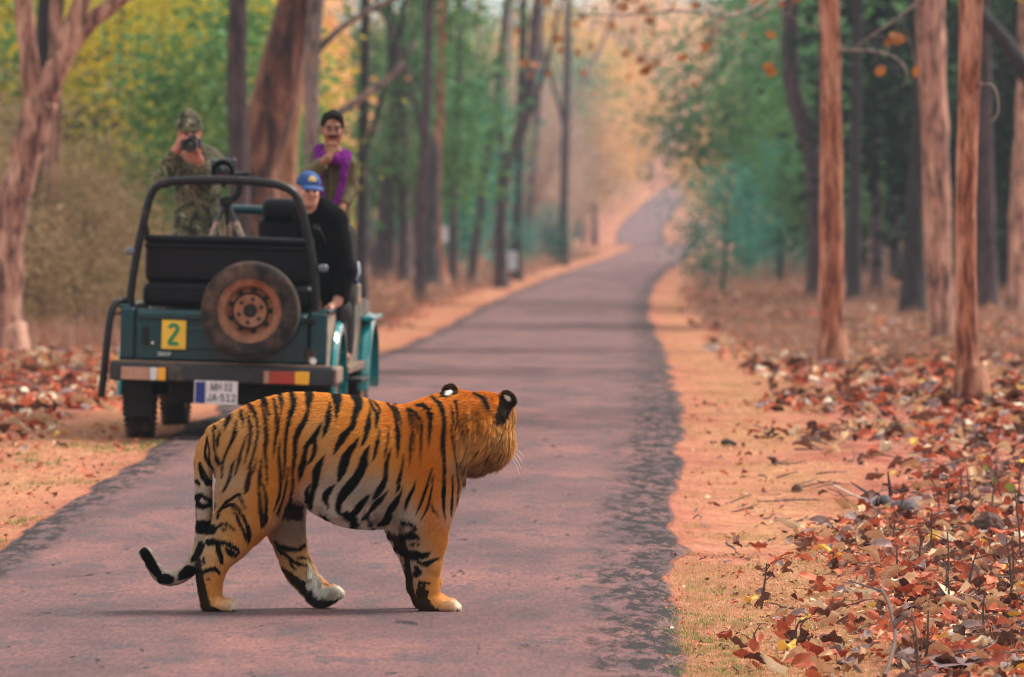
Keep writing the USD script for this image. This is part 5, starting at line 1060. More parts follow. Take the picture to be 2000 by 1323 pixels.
# masses of growth that nobody could count
wood('thicket', 'olive', 28, (-260, 540), (135, 215), (.85, 1.3), 2.6, 1)
wood('thicket', 'dry', 14, (-200, 600), (125, 200), (.7, 1.2), 2.6, 21)
wood('thicket', 'orange', 5, (100, 560), (150, 230), (.7, .9), 2.6, 22)
wood('thicket', 'dry', 22, (-200, 660), (104, 160), (.55, .95), 2.2, 2)
wood('thicket', 'green', 8, (-200, 620), (215, 330), (.9, 1.3), 3, 3)
wood('thicket', 'green', 9, (60, 540), (126, 175), (.42, .62), 2.6, 23)
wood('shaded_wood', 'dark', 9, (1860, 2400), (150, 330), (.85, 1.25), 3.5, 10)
wood('shaded_wood', 'green', 9, (1640, 1860), (200, 330), (.5, .8), 3.5, 16)
wood('shaded_wood', 'green', 12, (1860, 2250), (170, 300), (.8, 1.2), 3.5, 12)
wood('far_wood', 'bare', 46, (700, 1900), (640, 1150), (1.0, 1.7), 3.0, 13)
wood('far_wood', 'green', 44, (-100, 2100), (560, 1250), (1.2, 2.0), 4.0, 14)
wood('far_wood', 'orange', 40, (500, 1800), (660, 1250), (1.2, 1.9), 4.0, 15)
wood('far_wood', 'bare', 34, (1130, 1520), (880, 1380), (1.7, 2.5), 3.0, 18)
wood('far_wood', 'orange', 26, (1130, 1560), (820, 1380), (1.5, 2.3), 3.0, 19)
wood('far_wood', 'bare', 26, (560, 1180), (260, 520), (.7, 1.1), 2.5, 4)
# the same forest goes on beside and behind the photographer
def around(kind, n, yr_, ur_, sr, seed):
    rng = np.random.default_rng(seed)
    for k in range(n):
        y = rng.uniform(*yr_); s_ = 1 if k % 2 else -1; x = float(road_x(y)) + s_ * rng.uniform(*ur_)
        WOOD.setdefault('surrounding_wood', []).append((KIND[kind][int(rng.integers(3))], np.array([x, y, float(ground(x, y)) - .05]), rng.uniform(0, 6.28), rng.uniform(*sr)))
around('green', 34, (-90, 22), (5, 26), (1.0, 1.6), 51); around('olive', 26, (-60, 20), (4.5, 14), (.9, 1.3), 52); around('dark', 14, (-90, -30), (1, 20), (1.2, 1.8), 53)
around('green', 26, (26, 105), (11, 28), (.9, 1.3), 54); around('olive', 16, (30, 105), (10, 18), (.8, 1.1), 55)
# trees one can tell apart
scatter('green', 'overhanging_green_tree', 'green tree with low hanging crown before the roadside trunks', 3, (760, 1080), (215, 280), (.85, 1.05), 2.6, 91)
scatter('teal', 'overhanging_blue_green_tree', 'blue-green tree with hanging crown before the roadside trunks', 2, (860, 1090), (220, 290), (.95, 1.15), 2.6, 92)
scatter('olive', 'yellow_shrub', 'yellowish shrub among the trunks left of the road', 3, (600, 1050), (240, 380), (.5, .8), 2.5, 5)
wood('far_wood', 'bare', 14, (600, 1150), (300, 560), (.9, 1.4), 2.6, 41)
wood('far_wood', 'green', 5, (600, 1180), (420, 640), (.9, 1.4), 2.6, 42)
scatter('teal', 'blue_green_tree', 'small blue-green tree among the trunks left of the road', 5, (820, 1130), (260, 420), (.45, .7), 2.2, 31)
scatter('bare', 'bare_tree', 'leafless pinkish tree among the trunks left of the road', 13, (640, 1150), (200, 420), (.6, .95), 2.4, 32)
scatter('green', 'green_tree', 'green leafy tree left of the road right of the guide', 6, (740, 1160), (260, 460), (.6, .95), 2.2, 6)
scatter('orange', 'orange_tree', 'orange-leaved tree along the left of the far road', 10, (900, 1330), (400, 750), (.85, 1.3), 2.0, 7)
scatter('teal', 'blue_green_tree', 'bushy blue-green tree right of the far road', 5, (1450, 1640), (230, 360), (.6, .85), 1.6, 8)
scatter('orange', 'small_orange_tree', 'small orange-leaved tree among the green on the right', 4, (1420, 1800), (230, 340), (.5, .7), 2.0, 82)
scatter('green', 'bushy_green_tree', 'bushy mid green tree beside the blue-green ones on the right', 5, (1420, 1660), (200, 340), (.45, .7), 1.6, 81)
scatter('green', 'light_green_tree', 'light green tree above the blue-green bushes on the right', 6, (1420, 1700), (250, 360), (.9, 1.3), 2.5, 17)
scatter('green', 'green_tree', 'mid green tree behind the straight trunks on the right', 13, (1480, 2100), (280, 480), (.8, 1.2), 2.5, 9)
scatter('orange', 'orange_tree', 'orange-leaved tree along the right of the far road', 10, (1330, 1600), (450, 800), (.8, 1.15), 2.5, 11)
NTH_ = ['first', 'second', 'third', 'fourth', 'fifth', 'sixth', 'seventh', 'eighth', 'ninth', 'tenth', 'eleventh', 'twelfth', 'thirteenth', 'fourteenth', 'fifteenth', 'sixteenth', 'seventeenth', 'eighteenth', 'nineteenth', 'twentieth', 'twenty-first', 'twenty-second', 'twenty-third', 'twenty-fourth', 'twenty-fifth', 'twenty-sixth']
# ---- trunks one can point to, traced from the photograph
def tree_px(name, label, pts, base, bk, forks=(), d=None, leaf=None, lz=(7.5, 3.0), lx=2.6, nleaf=2600, seed=0, top=True, cat_='tree', jit=.16, extend=8.0, size=.28):
    """pts: (px, py, width px) from the foot up; base: the foot's photo pixel (on the ground)"""
    g = hit(*base) if d is None else stand(base[0], d); d = g[1]; s = sc(d)
    W = lambda p, dy=0.0: at(p[0], p[1], d + dy) - g
    P_ = [W(p) for p in pts]; R_ = [p[2] / 2 / s for p in pts]
    P_ = [P_[0] * [1, 1, 0] + [0, 0, -.25], P_[0] * [1, 1, 0] + [0, 0, .04]] + [P_[0] * [1, 1, 0] + [0, 0, .30]] + P_[1:]; R_ = [R_[0] * 1.7, R_[0] * 1.3, R_[0] * 1.0] + R_[1:]
    if top:
        dv = P_[-1] - P_[-2]; dv /= np.linalg.norm(dv); P_.append(P_[-1] + (dv * .4 + [0, 0, .7]) * extend); R_.append(R_[-1] * .5)
    t = thing(name, label, cat_, g)
    obj('trunk', tube(P_, R_, 16, jitter=jit, seed=seed, smooth_path=6), bk, t, smooth=True)
    for f in forks:
        Q = [W(p, p[3] if len(p) > 3 else 0) for p in f]; r = [p[2] / 2 / s for p in f]
        if f[-1][1] < 5: dv = Q[-1] - Q[-2]; dv /= np.linalg.norm(dv); Q.append(Q[-1] + (dv + [0, 0, .3]) * 3.0); r.append(r[-1] * .4)
        obj('limb' if f[0][2] > 8 else 'twig', tube(Q, r, 12, jitter=jit, seed=seed + 5, smooth_path=5), bk if f[0][2] > 8 else bark_grey, t, smooth=True)
    if leaf:
        rng = np.random.default_rng(300 + seed); C = crown_points(rng, 46, lx, lz[1], 0, .3) + P_[-1] * [1, 1, 0] + [0, 0, lz[0]]
        C = C[C[:, 2] > (CAM_H - g[2]) + 240 / s + .9] if top else C
        if len(C): obj('crown', leaves(rng, C, nleaf, .5, size), LEAF[leaf], t, smooth=False)
    return t
# right foreground trunks
tree_px('straight_tree', 'slim straight reddish tree nearest the right road edge', [(1628, 715, 54), (1626, 660, 49), (1624, 520, 49), (1624, 400, 47), (1624, 250, 42), (1622, 120, 40), (1620, 0, 38)], (1628, 718), bark_red, leaf='olive', lz=(9, 3), seed=1, forks=[[(1640, 100, 6), (1690, 98, 5, -.3), (1738, 108, 5, -.5), (1766, 130, 4.5, -.6), (1772, 150, 4, -.6), (1758, 172, 3, -.6)]], jit=.10)
tree_px('straight_tree', 'slim straight red-brown tree at the far right with a curved twig', [(1896, 782, 60), (1892, 720, 50), (1886, 600, 44), (1886, 450, 42), (1890, 250, 42), (1894, 120, 44), (1896, 0, 46)], (1896, 785), bark_red, leaf='olive', lz=(9, 3), seed=2, forks=[[(1908, 165, 5), (1935, 165, 5, -.2), (1948, 185, 4.5, -.2), (1950, 215, 4, -.2), (1938, 238, 3, -.2)]], jit=.10)
tree_px('leaning_tree', 'tall grey and pink tree leaning behind the right straight tree', [(1848, 665, 52), (1840, 610, 52), (1832, 480, 54), (1828, 330, 54), (1822, 170, 56), (1816, 0, 58)], (1850, 668), bark_pink, leaf='green', lz=(10, 3), seed=3, jit=.10)
tree_px('dark_trunk_tree', 'black-barked tree between the right straight trees', [(1782, 622, 54), (1784, 560, 46), (1788, 420, 36), (1796, 250, 32), (1800, 100, 30), (1804, 0, 30)], (1782, 622), bark_dark, leaf='dark', lz=(8, 3), seed=4)
tree_px('forked_dark_tree', 'dark crooked tree just left of the slim reddish tree', [(1592, 585, 40), (1594, 480, 36), (1590, 320, 36), (1566, 240, 38), (1548, 170, 34), (1542, 80, 34), (1545, 0, 32)], (1592, 585), bark_purple, leaf='green', lz=(9, 3), seed=5, forks=[[(1588, 300, 26), (1606, 180, 22), (1612, 0, 20)]])
tree_px('pinkish_tree', 'pinkish trunk cut by the right edge of the picture', [(1990, 612, 46), (1988, 540, 38), (1990, 430, 40), (1996, 330, 40), (2004, 200, 38), (2010, 0, 36)], (1990, 612), bark_pink, leaf='dark', lz=(9, 3), seed=6)
tree_px('leaning_dark_tree', 'dark tree whose limb slants across the top right corner', [(2090, 640, 60), (2075, 500, 50), (2060, 300, 46), (2030, 190, 40), (1990, 120, 34), (1945, 60, 28), (1905, 10, 24)], (2090, 640), bark_dark, leaf=None, seed=7)
# left foreground
tree_px('forked_tree', 'large forked pinkish-grey tree at the left edge of the picture', [(12, 690, 78), (10, 640, 68), (12, 540, 64), (22, 430, 62), (44, 330, 62), (66, 250, 66), (82, 195, 62)], (12, 692), bark_pink, leaf='olive', lz=(9, 3), seed=8, top=False, jit=.14,
        forks=[[(74, 235, 44), (62, 160, 40), (54, 90, 38), (46, 0, 36)], [(80, 205, 56), (108, 140, 50), (138, 85, 42), (180, 40, 36), (232, 0, 30), (275, -30, 28)], [(112, 130, 40), (134, 70, 38), (160, 0, 36)]])
tree_px('pinkish_tree', 'thin pink trunk right behind the large forked tree', [(96, 575, 50), (96, 500, 36), (98, 380, 34), (102, 280, 30), (108, 120, 28), (112, 0, 26)], (96, 578), bark_pink, leaf='olive', lz=(9, 3), seed=9, d=112)
tree_px('dark_trunk_tree', 'black trunk between the forked tree and the thin pink trunk', [(64, 560, 36), (66, 450, 30), (72, 250, 34), (88, 60, 38), (92, 0, 38)], (64, 562), bark_dark, leaf='olive', lz=(9, 3), seed=10, d=115)
tree_px('dark_trunk_tree', 'dark upright trunk above the man in camouflage', [(470, 560, 46), (468, 400, 40), (464, 250, 40), (462, 120, 38), (464, 0, 36)], (470, 565), bark_purple, leaf='orange', lz=(9, 3), seed=11, d=113)
tree_px('leaning_tree', 'thick leaning brown tree between the two standing men', [(476, 540, 110), (492, 420, 96), (508, 320, 88), (532, 210, 86), (560, 90, 84), (586, 0, 80)], (476, 545), bark('bark_brown_leaning', (.022, .014, .016), (.15, .055, .038), scale=1.2, moss=(.30, .14, .09)), leaf='orange', lz=(10, 3), seed=12, d=118)
tree_px('orange_brown_tree', 'orange-brown trunk close behind the thick leaning tree', [(548, 560, 60), (552, 420, 52), (560, 280, 46), (578, 150, 42), (600, 0, 40)], (548, 562), bark('bark_orange_brown', (.22, .10, .05), (.45, .23, .13)), leaf='orange', lz=(10, 3), seed=13, d=122)
tree_px('pale_tree', 'pale bluish-grey trunk left of the guide with a dark forked limb', [(612, 560, 40), (612, 400, 34), (608, 250, 32), (610, 100, 30), (618, 0, 28)], (612, 560), bark_grey, leaf='pink', lz=(10, 3), seed=14, d=116, forks=[[(612, 262, 18), (650, 230, 18), (700, 196, 16), (745, 165, 14), (790, 120, 12)], [(612, 110, 16), (660, 60, 14), (720, 20, 12), (790, -10, 10)]])
# trunks of the middle distance, left of the road
MID = [((744, 552), 'dark slim leaning trunk right of the guide', [(740, 552, 30), (748, 450, 26), (760, 330, 24), (772, 240, 24), (766, 100, 20), (760, 0, 18)], bark_purple, 'pink', ()),
       ((834, 562), 'thick black broken-topped trunk with a white board beside it', [(834, 562, 52), (832, 480, 46), (834, 380, 46), (840, 300, 40), (842, 262, 12)], bark_dark, None, ()),
       ((860, 562), 'reddish trunk below the white board', [(862, 562, 26), (856, 500, 20), (852, 400, 18), (860, 200, 16), (864, 0, 14)], bark_red, 'orange', ()),
       ((890, 558), 'slim grey trunk second right of the thick black trunk', [(884, 558, 20), (886, 440, 17), (890, 300, 16), (896, 150, 14), (900, 0, 14)], bark_purple, 'green', ()),
       ((928, 560), 'slim trunk leaning right beyond the grey trunk', [(922, 560, 18), (936, 430, 16), (952, 300, 16), (966, 230, 15), (984, 60, 13), (990, 0, 12)], bark_purple, 'pink', ()),
       ((978, 562), 'dark forked tree with a pale board at its foot', [(978, 562, 26), (978, 450, 22), (986, 340, 22), (1010, 270, 20), (1034, 190, 18), (1042, 60, 14), (1046, 0, 12)], bark_purple, 'green', [[(986, 340, 14), (976, 240, 12), (968, 120, 10)]]),
       ((800, 550), 'pale slim trunk between the leaning trunk and the thick black trunk', [(798, 552, 20), (796, 420, 17), (800, 280, 16), (806, 100, 14), (808, 0, 13)], bark_grey, 'pink', ()),
       ((716, 540), 'pale grey trunk close behind the guide', [(706, 545, 22), (708, 420, 20), (714, 250, 18), (716, 60, 16), (718, 0, 16)], bark_grey, 'pink', ()),
       ((1030, 505), 'slim purple-grey trunk above the dip of the verge', [(1030, 506, 17), (1032, 420, 15), (1042, 320, 14), (1052, 160, 12), (1056, 0, 11)], bark_purple, 'green', ()),
       ((1072, 492), 'slim trunk with a green leafy top beside the far verge', [(1072, 492, 18), (1072, 430, 16), (1076, 360, 14), (1084, 240, 12)], bark_purple, 'teal', ()),
       ((1128, 466), 'short dark trunk with a small white mark far up the road', [(1126, 467, 18), (1130, 420, 16), (1138, 360, 14), (1144, 250, 12)], bark_purple, 'pink', ())]
for k, (b, lab, pts, bk, lf, fk) in enumerate(MID):
    dd = hit(*b)[1]; tree_px('slender_tree', lab, pts, b, bk, fk, leaf=lf, lz=(CAM_H - float(ground((b[0] - 1000) * dd / F, dd)) + (60 if lf == 'teal' else 20) / sc(dd) * 1.0 + (0 if lf == 'teal' else 2.5), 2.0), lx=2.2, nleaf=1600, seed=20 + k, top=pts[-1][1] < 5, extend=4.0, size=.24)
# more trunks of the left roadside, thick and thin, one after another into the distance
tr_ = np.random.default_rng(64); row = sorted([(float(tr_.uniform(690, 1165)), float(tr_.uniform(175, 420))) for _ in range(40)]); row = [(px, d) for px, d in row if (px - 1000) * d / F < road_x(d) - RW - 2.3][:26:4]
for k, (px, d) in enumerate(row):
    lean = tr_.normal(0, 55); w_px = tr_.uniform(.13, .30) * sc(d); g_y = 222 + (CAM_H - float(ground((px - 1000) * d / F, d))) * sc(d); bk = (bark_purple, bark_grey, bark_pink, bark_grey, bark_grey)[k % 5]; col = {id(bark_purple): 'purplish', id(bark_dark): 'dark', id(bark_pink): 'pinkish', id(bark_grey): 'pale grey'}[id(bk)]
    tree_px('roadside_tree', f'{col} trunk of the left roadside row, {NTH_[k]} from the jeep', [(px, g_y, w_px * 1.3), (px + lean * .15 + tr_.normal(0, 4), g_y * .7, w_px), (px + lean * .5 + tr_.normal(0, 6), g_y * .4, w_px * .85), (px + lean, 0, w_px * .7)], (px, g_y), bk, leaf=('green', 'orange', 'pink')[k % 3], lz=(7, 3), lx=2.4, nleaf=1300, seed=200 + k, d=d, extend=5, size=.26,
            forks=[[(px + lean * .45, g_y * .45, w_px * .5), (px + lean * .5 + tr_.choice([-1, 1]) * tr_.uniform(25, 60), g_y * .2, w_px * .4), (px + lean * .5 + tr_.choice([-1, 1]) * tr_.uniform(40, 110), -10, w_px * .3)]] if k % 2 else ())
for k, (px, d, wd, ln_, lab) in enumerate(((705, 150, 22, 8, 'slim dark trunk nearest the guide on his right'), (820, 190, 20, 18, 'thin dark trunk behind the broken-topped trunk'), (1008, 260, 20, 14, 'thin dark trunk right of the forked tree'), (1100, 330, 17, 10, 'dark trunk farthest up the left verge'), (420, 150, 24, 10, 'thin dark trunk in the thicket above the tripod camera'), (330, 165, 22, -12, 'thin dark trunk in the thicket left of the photographer'), (220, 160, 26, 14, 'dark trunk in the thicket right of the forked tree'))):
    gy = 222 + (CAM_H - float(ground((px - 1000) * d / F, d))) * sc(d)
    tree_px('dark_trunk_tree', lab, [(px, gy, wd * 1.25), (px + ln_ * .2, gy * .7, wd), (px + ln_ * .7, gy * .35, wd * .9), (px + ln_, 0, wd * .75)], (px, gy), (bark_dark, bark_purple)[k % 2], leaf=('green', 'orange')[k % 2], lz=(8, 3), nleaf=1200, seed=400 + k, d=d, forks=[[(px + ln_ * .5, gy * .5, wd * .5), (px + ln_ + 50 * (-1) ** k, gy * .2, wd * .4), (px + 90 * (-1) ** k, -10, wd * .3)]])
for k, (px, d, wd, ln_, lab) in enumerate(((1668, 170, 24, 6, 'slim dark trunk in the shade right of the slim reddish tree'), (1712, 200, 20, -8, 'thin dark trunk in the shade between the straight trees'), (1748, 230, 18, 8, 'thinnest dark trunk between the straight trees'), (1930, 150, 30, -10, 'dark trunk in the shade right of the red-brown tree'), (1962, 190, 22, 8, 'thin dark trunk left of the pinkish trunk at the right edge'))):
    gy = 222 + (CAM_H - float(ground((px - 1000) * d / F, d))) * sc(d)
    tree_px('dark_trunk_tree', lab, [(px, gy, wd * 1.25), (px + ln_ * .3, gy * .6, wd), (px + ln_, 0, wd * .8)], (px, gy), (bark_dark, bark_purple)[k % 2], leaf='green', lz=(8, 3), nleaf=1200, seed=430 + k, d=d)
# low leafy bushes that hang in the middle distance
for px, py, d, s, kd, lab in ((1080, 400, 330, .42, 'teal', 'small blue-green bush below the slim trunk at the far verge'), (1000, 330, 300, .40, 'teal', 'small green bush against the forked tree'), (1410, 400, 210, .55, 'teal', 'low dark blue-green bush nearest the far road')):
    x = (px - 1000) * d / F; copy(KIND[kd][1], 'bush', lab, 'bush', (x, d, float(ground(x, d)) - .1), px, None, s)
# white boards among the trees
board_mat = mat('board_white', (.62, .66, .68), (.5, .55, .58), rough=.6, scale=6); post_mat = mat('board_post', (.10, .13, .16), rough=.8)
for k, (px, py, w, h_, b, lab) in enumerate(((857, 458, 36, 30, (857, 560), 'white board on a post before the thick black trunk'), (990, 510, 40, 36, (990, 562), 'pale blue-edged board at the foot of the dark forked tree'), (1140, 420, 16, 18, (1140, 466), 'small white board far along the left verge'), (1078, 428, 15, 18, (1078, 492), 'small whitish board beside the slim trunk with a green top'), (1190, 358, 16, 18, (1190, 440), 'faint bluish board where the road climbs'))):
    g = hit(*b); d = g[1] - .45; g = np.array([at(px, py, d)[0], d, float(ground(at(px, py, d)[0], d))]); s = sc(d); c = at(px, py, d) - g
    t = thing('sign_board', lab, 'sign', g)
    obj('board', rbox(-w / 2 / s, w / 2 / s, -.02, .02, c[2] - h_ / 2 / s, c[2] + h_ / 2 / s, .01), board_mat, t); obj('post', box(-.03 if k != 1 else -w / 2 / s - .05, .03 if k != 1 else -w / 2 / s + .02, .022, .08, -.2, c[2] + h_ / 2 / s, .01), post_mat, t)
# leafy twigs hanging across the top, between the tiger and the far road
tw_rng = np.random.default_rng(77)
leaf_big = usdkit.material(stage, L + 'twig_leaf_orange', {'g': ('geometry', {}), 'r': ('rgb_ramp', {'ramp': [(0, (.30, .10, .015)), (.5, (.50, .22, .03)), (1, (.62, .30, .05))]}), 'p': ('principled_bsdf', {'roughness': .6}), 't': ('translucent_bsdf', {}), 'x': ('mix_closure', {'fac': .4})}, [('g.random_per_island', 'r.fac'), ('r.color', 'p.base_color'), ('r.color', 't.color'), ('p.BSDF', 'x.closure1'), ('t.BSDF', 'x.closure2')], surface='x.closure')
def leaf_blade(c, r, rng):
    """a broad drooping leaf, radius r"""
    th = np.linspace(0, 2 * np.pi, 11)[:-1]; d = rng.normal(0, .25, 3); R = trimesh.transformations.euler_matrix(1.3 + d[0], d[1], rng.uniform(0, 6.28))[:3, :3]
    v = np.c_[np.cos(th) * r * (1 + .25 * np.cos(th)), np.sin(th) * r * .72, .18 * r * np.cos(2 * th)]; v = np.vstack([v, [0, 0, -.08 * r]]) @ R.T + c
    return TM(v, [(k, (k + 1) % 10, 10) for k in range(10)])
for lab, pts, lf in (('twig with brown-orange leaves hanging over the middle of the road', [(1560, -60, 92), (1420, 30, 91), (1320, 22, 90), (1210, 30, 90), (1120, 28, 90), (1040, 10, 90)], [(1215, 14, 13), (1262, 138, 12), (1270, 128, 10), (1355, 10, 11), (1375, 92, 15), (1368, 104, 12), (1335, 112, 10), (1372, 152, 9)]),
                     ('leafy orange branch across the top right of the road', [(1700, -90, 120), (1560, -20, 118), (1460, 40, 117), (1400, 70, 117), (1330, 120, 116)], [(float(a), float(b), float(c)) for a, b, c in zip(tw_rng.uniform(1290, 1560, 16), tw_rng.uniform(-10, 190, 16), tw_rng.uniform(8, 14, 16))]),
                     ('leafy orange branch across the top above the far road', [(1000, -90, 150), (1080, -20, 150), (1160, 40, 149), (1230, 80, 149)], [(float(a), float(b), float(c)) for a, b, c in zip(tw_rng.uniform(1000, 1290, 40), tw_rng.uniform(-10, 150, 40), tw_rng.uniform(7, 12, 40))]),
                     ('bare grey twig with a few yellow leaves between the right trunks', [(1840, -40, 94), (1760, 30, 94), (1690, 78, 94), (1660, 100, 94)], [(1718, 138, 15), (1748, 74, 18), (1738, 80, 12), (1790, 140, 14), (1470, 4, 16), (1480, 2, 12)])):
    g0 = at(*pts[0]); t = thing('leafy_twig', lab, 'twig', g0)
    Q = [at(*p) - g0 for p in pts]; obj('stem', tube(Q, np.linspace(.018, .005, len(Q)), 7, smooth_path=4), bark_grey, t)
    for px, py, r in lf:
        d = pts[1][2]; c = at(px, py, d) - g0; obj('leaf', leaf_blade(c, r / sc(d), tw_rng), leaf_big, t, smooth=False)
        q = Q[int(np.argmin([np.linalg.norm(c - q_) for q_ in Q]))]; obj('stalk', tube([q, (q + c) / 2 + [0, 0, .05], c], [.005, .004, .003], 5, smooth_path=3), bark_grey, t)
# ---------------------------------------------------------------- fallen leaves, grass, stalks
lr = np.random.default_rng(21)
def litter_mat(name, lo, hi, back=None):
    return usdkit.material(stage, L + name, {'o': ('object_info', {}), 'g': ('geometry', {}), 'w': ('white_noise_texture', {}), 'sn': ('vector_math', {'math_type': 'snap', 'vector2': (.25, .25, 2.0)}), 'n': ('noise_texture', {'scale': 30.0, 'detail': 3.0}), 'a': ('math', {'math_type': 'multiply_add', 'value2': .45}), 'h': ('math', {'math_type': 'multiply', 'value2': .6}),
        'r': ('rgb_ramp', {'ramp': [(.2, lo), (.8, hi)]}), 'p': ('principled_bsdf', {'roughness': .75, 'specular_ior_level': .25}), 't': ('translucent_bsdf', {}), 'x': ('mix_closure', {'fac': .15})},
        [('g.position', 'n.vector'), ('o.random', 'h.value1'), ('n.fac', 'a.value1'), ('h.value', 'a.value3'), ('a.value', 'r.fac'), ('r.color', 'p.base_color'), ('r.color', 't.color'), ('p.BSDF', 'x.closure1'), ('t.BSDF', 'x.closure2')], surface='x.closure')
LM = {'red': litter_mat('litter_red', (.26, .045, .022), (.66, .19, .10)), 'brown': litter_mat('litter_brown', (.05, .02, .015), (.20, .08, .052)), 'tan': litter_mat('litter_tan', (.42, .22, .11), (.66, .44, .27)),
      'pale': litter_mat('litter_pale', (.55, .42, .28), (.74, .62, .46)), 'grey': litter_mat('litter_grey_purple', (.17, .11, .11), (.36, .26, .25)), 'yellow': litter_mat('litter_yellow', (.60, .32, .04), (.75, .48, .10))}
def dry_leaf(rng, length=1.0):
    """a curled dry leaf, about 1 m long before scaling: 7 x 3 grid, cupped and twisted"""
    n = 7; t = np.linspace(0, 1, n); w = .30 * np.sin(np.pi * np.clip(t * .93 + .05, 0, 1)) ** .7 * (1 + .12 * rng.normal(0, 1, n)); cup = rng.uniform(.1, 1.1); bend = rng.uniform(-.9, 1.3); tw = rng.uniform(-1.3, 1.3)
    V = []
    for k in range(n):
        a = bend * (t[k] - .5) * 1.6; c = np.array([(t[k] - .5), 0, .22 * bend * (4 * (t[k] - .5) ** 2) + .02])
        for j in (-1, -.5, 0, .5, 1):
            th = cup * j * 1.3 + tw * (t[k] - .5)
            V.append(c + np.array([.035 * rng.normal(), w[k] * j * np.cos(cup * abs(j)) * (1 + .10 * rng.normal()), w[k] * abs(j) * np.sin(cup * 1.1) + .5 * w[k] * j * tw * (t[k] - .5) * 2 + .045 * rng.normal()]))
    V = np.array(V); V[:, 2] -= V[:, 2].min()
    f = []
    for k in range(n - 1):
        for j in range(4): a = k * 5 + j; f += [(a, a + 1, a + 6), (a, a + 6, a + 5)]
    st_ = tube([(-.5, 0, V[10, 2] * .3 + .03), (-.62, .02, .05), (-.74, .0, .02)], [.012, .010, .008], 4)
    return cat([TM(V, f), st_])
LP = []
for key, cnt in (('red', 4), ('brown', 3), ('tan', 3), ('pale', 2), ('grey', 2), ('yellow', 1)):
    for k in range(cnt):
        p_ = proto('dry_leaf'); obj('blade', dry_leaf(lr), LM[key], p_, smooth=True); LP.append((key, p_))
def side_u(rng, n, side, dr, ur, bias=1.0):
    y = dr[0] + (dr[1] - dr[0]) * rng.random(n) ** bias; a = rng.uniform(*ur, n); x = road_x(y) + side * (RW + a); return x, y, a
# individual fallen leaves of the right foreground: the largest in view
ADJ = {'red': 'red-brown', 'brown': 'dark brown', 'tan': 'tan', 'pale': 'pale cream', 'grey': 'greyish purple', 'yellow': 'bright yellow'}
WEIGHT = dict(red=.37, brown=.27, tan=.17, pale=.06, grey=.12, yellow=.01)
keys = [k for k, _ in LP]; pw = np.array([WEIGHT[k] / keys.count(k) for k in keys]); pw /= pw.sum(); W2 = dict(red=.28, brown=.30, tan=.19, pale=.06, grey=.165, yellow=.005); pw2 = np.array([W2[k] / keys.count(k) for k in keys]); pw2 /= pw2.sum(); W3 = dict(red=.42, brown=.18, tan=.24, pale=.06, grey=.095, yellow=.005); pw3 = np.array([W3[k] / keys.count(k) for k in keys]); pw3 /= pw3.sum()
SPECIAL = [(1860, 1175, .27, 'tan', 'broad curled tan leaf, the largest on the right verge'), (1905, 1190, .22, 'grey', 'greyish purple leaf leaning on the broad tan leaf'), (1610, 1290, .20, 'red', 'large crumpled red leaf at the bottom of the right verge'), (1880, 1312, .26, 'grey', 'veined purple-brown leaf cut by the bottom edge'), (1650, 1318, .18, 'tan', 'pointed tan leaf standing at the bottom edge'), (1680, 1172, .16, 'pale', 'cream leaf with a green-grey underside amid the litter'), (1470, 1183, .11, 'yellow', 'bright yellow leaf beside the dry grass stem'), (1540, 1222, .12, 'brown', 'dark folded leaf on the bare soil of the right verge'), (1690, 1035, .10, 'pale', 'cream leaf below the grey wood chunk'), (1735, 1045, .10, 'pale', 'second cream leaf right of the first below the wood'), (1825, 1065, .14, 'yellow', 'orange-yellow curled leaf among the dark stalks'), (1835, 1100, .15, 'tan', 'light tan leaf below the orange-yellow curled leaf'), (1915, 1270, .15, 'pale', 'pale yellow leaf with dark underside near the bottom right')]
for px, py, s_, key, lab in SPECIAL:
    g = hit(px, py); c_ = [p_ for k, p_ in LP if k == key]
    copy(c_[int(lr.integers(len(c_)))], 'fallen_leaf', lab, 'leaf', g + [0, 0, .01], lr.uniform(0, 360), None, s_, (lr.uniform(-25, 25), lr.uniform(-25, 25), 0))
n_ind = 0
while n_ind < 270:
    px, py = lr.uniform(1440, 2010), lr.uniform(985, 1335)
    if px < 1760 - (py - 900) * .72 + lr.normal(0, 50): continue
    g = hit(px, py); i_ = int(lr.choice(len(LP), p=pw)); key = keys[i_]
    copy(LP[i_][1], 'fallen_leaf', f'{ADJ[key]} dry leaf in the litter of the right foreground', 'leaf', g + [0, 0, lr.uniform(.0, .03)], lr.uniform(0, 360), f'{ADJ[key]} leaves in the right foreground litter', lr.uniform(.055, .15), (lr.uniform(-50, 50), lr.uniform(-40, 40), 0)); n_ind += 1
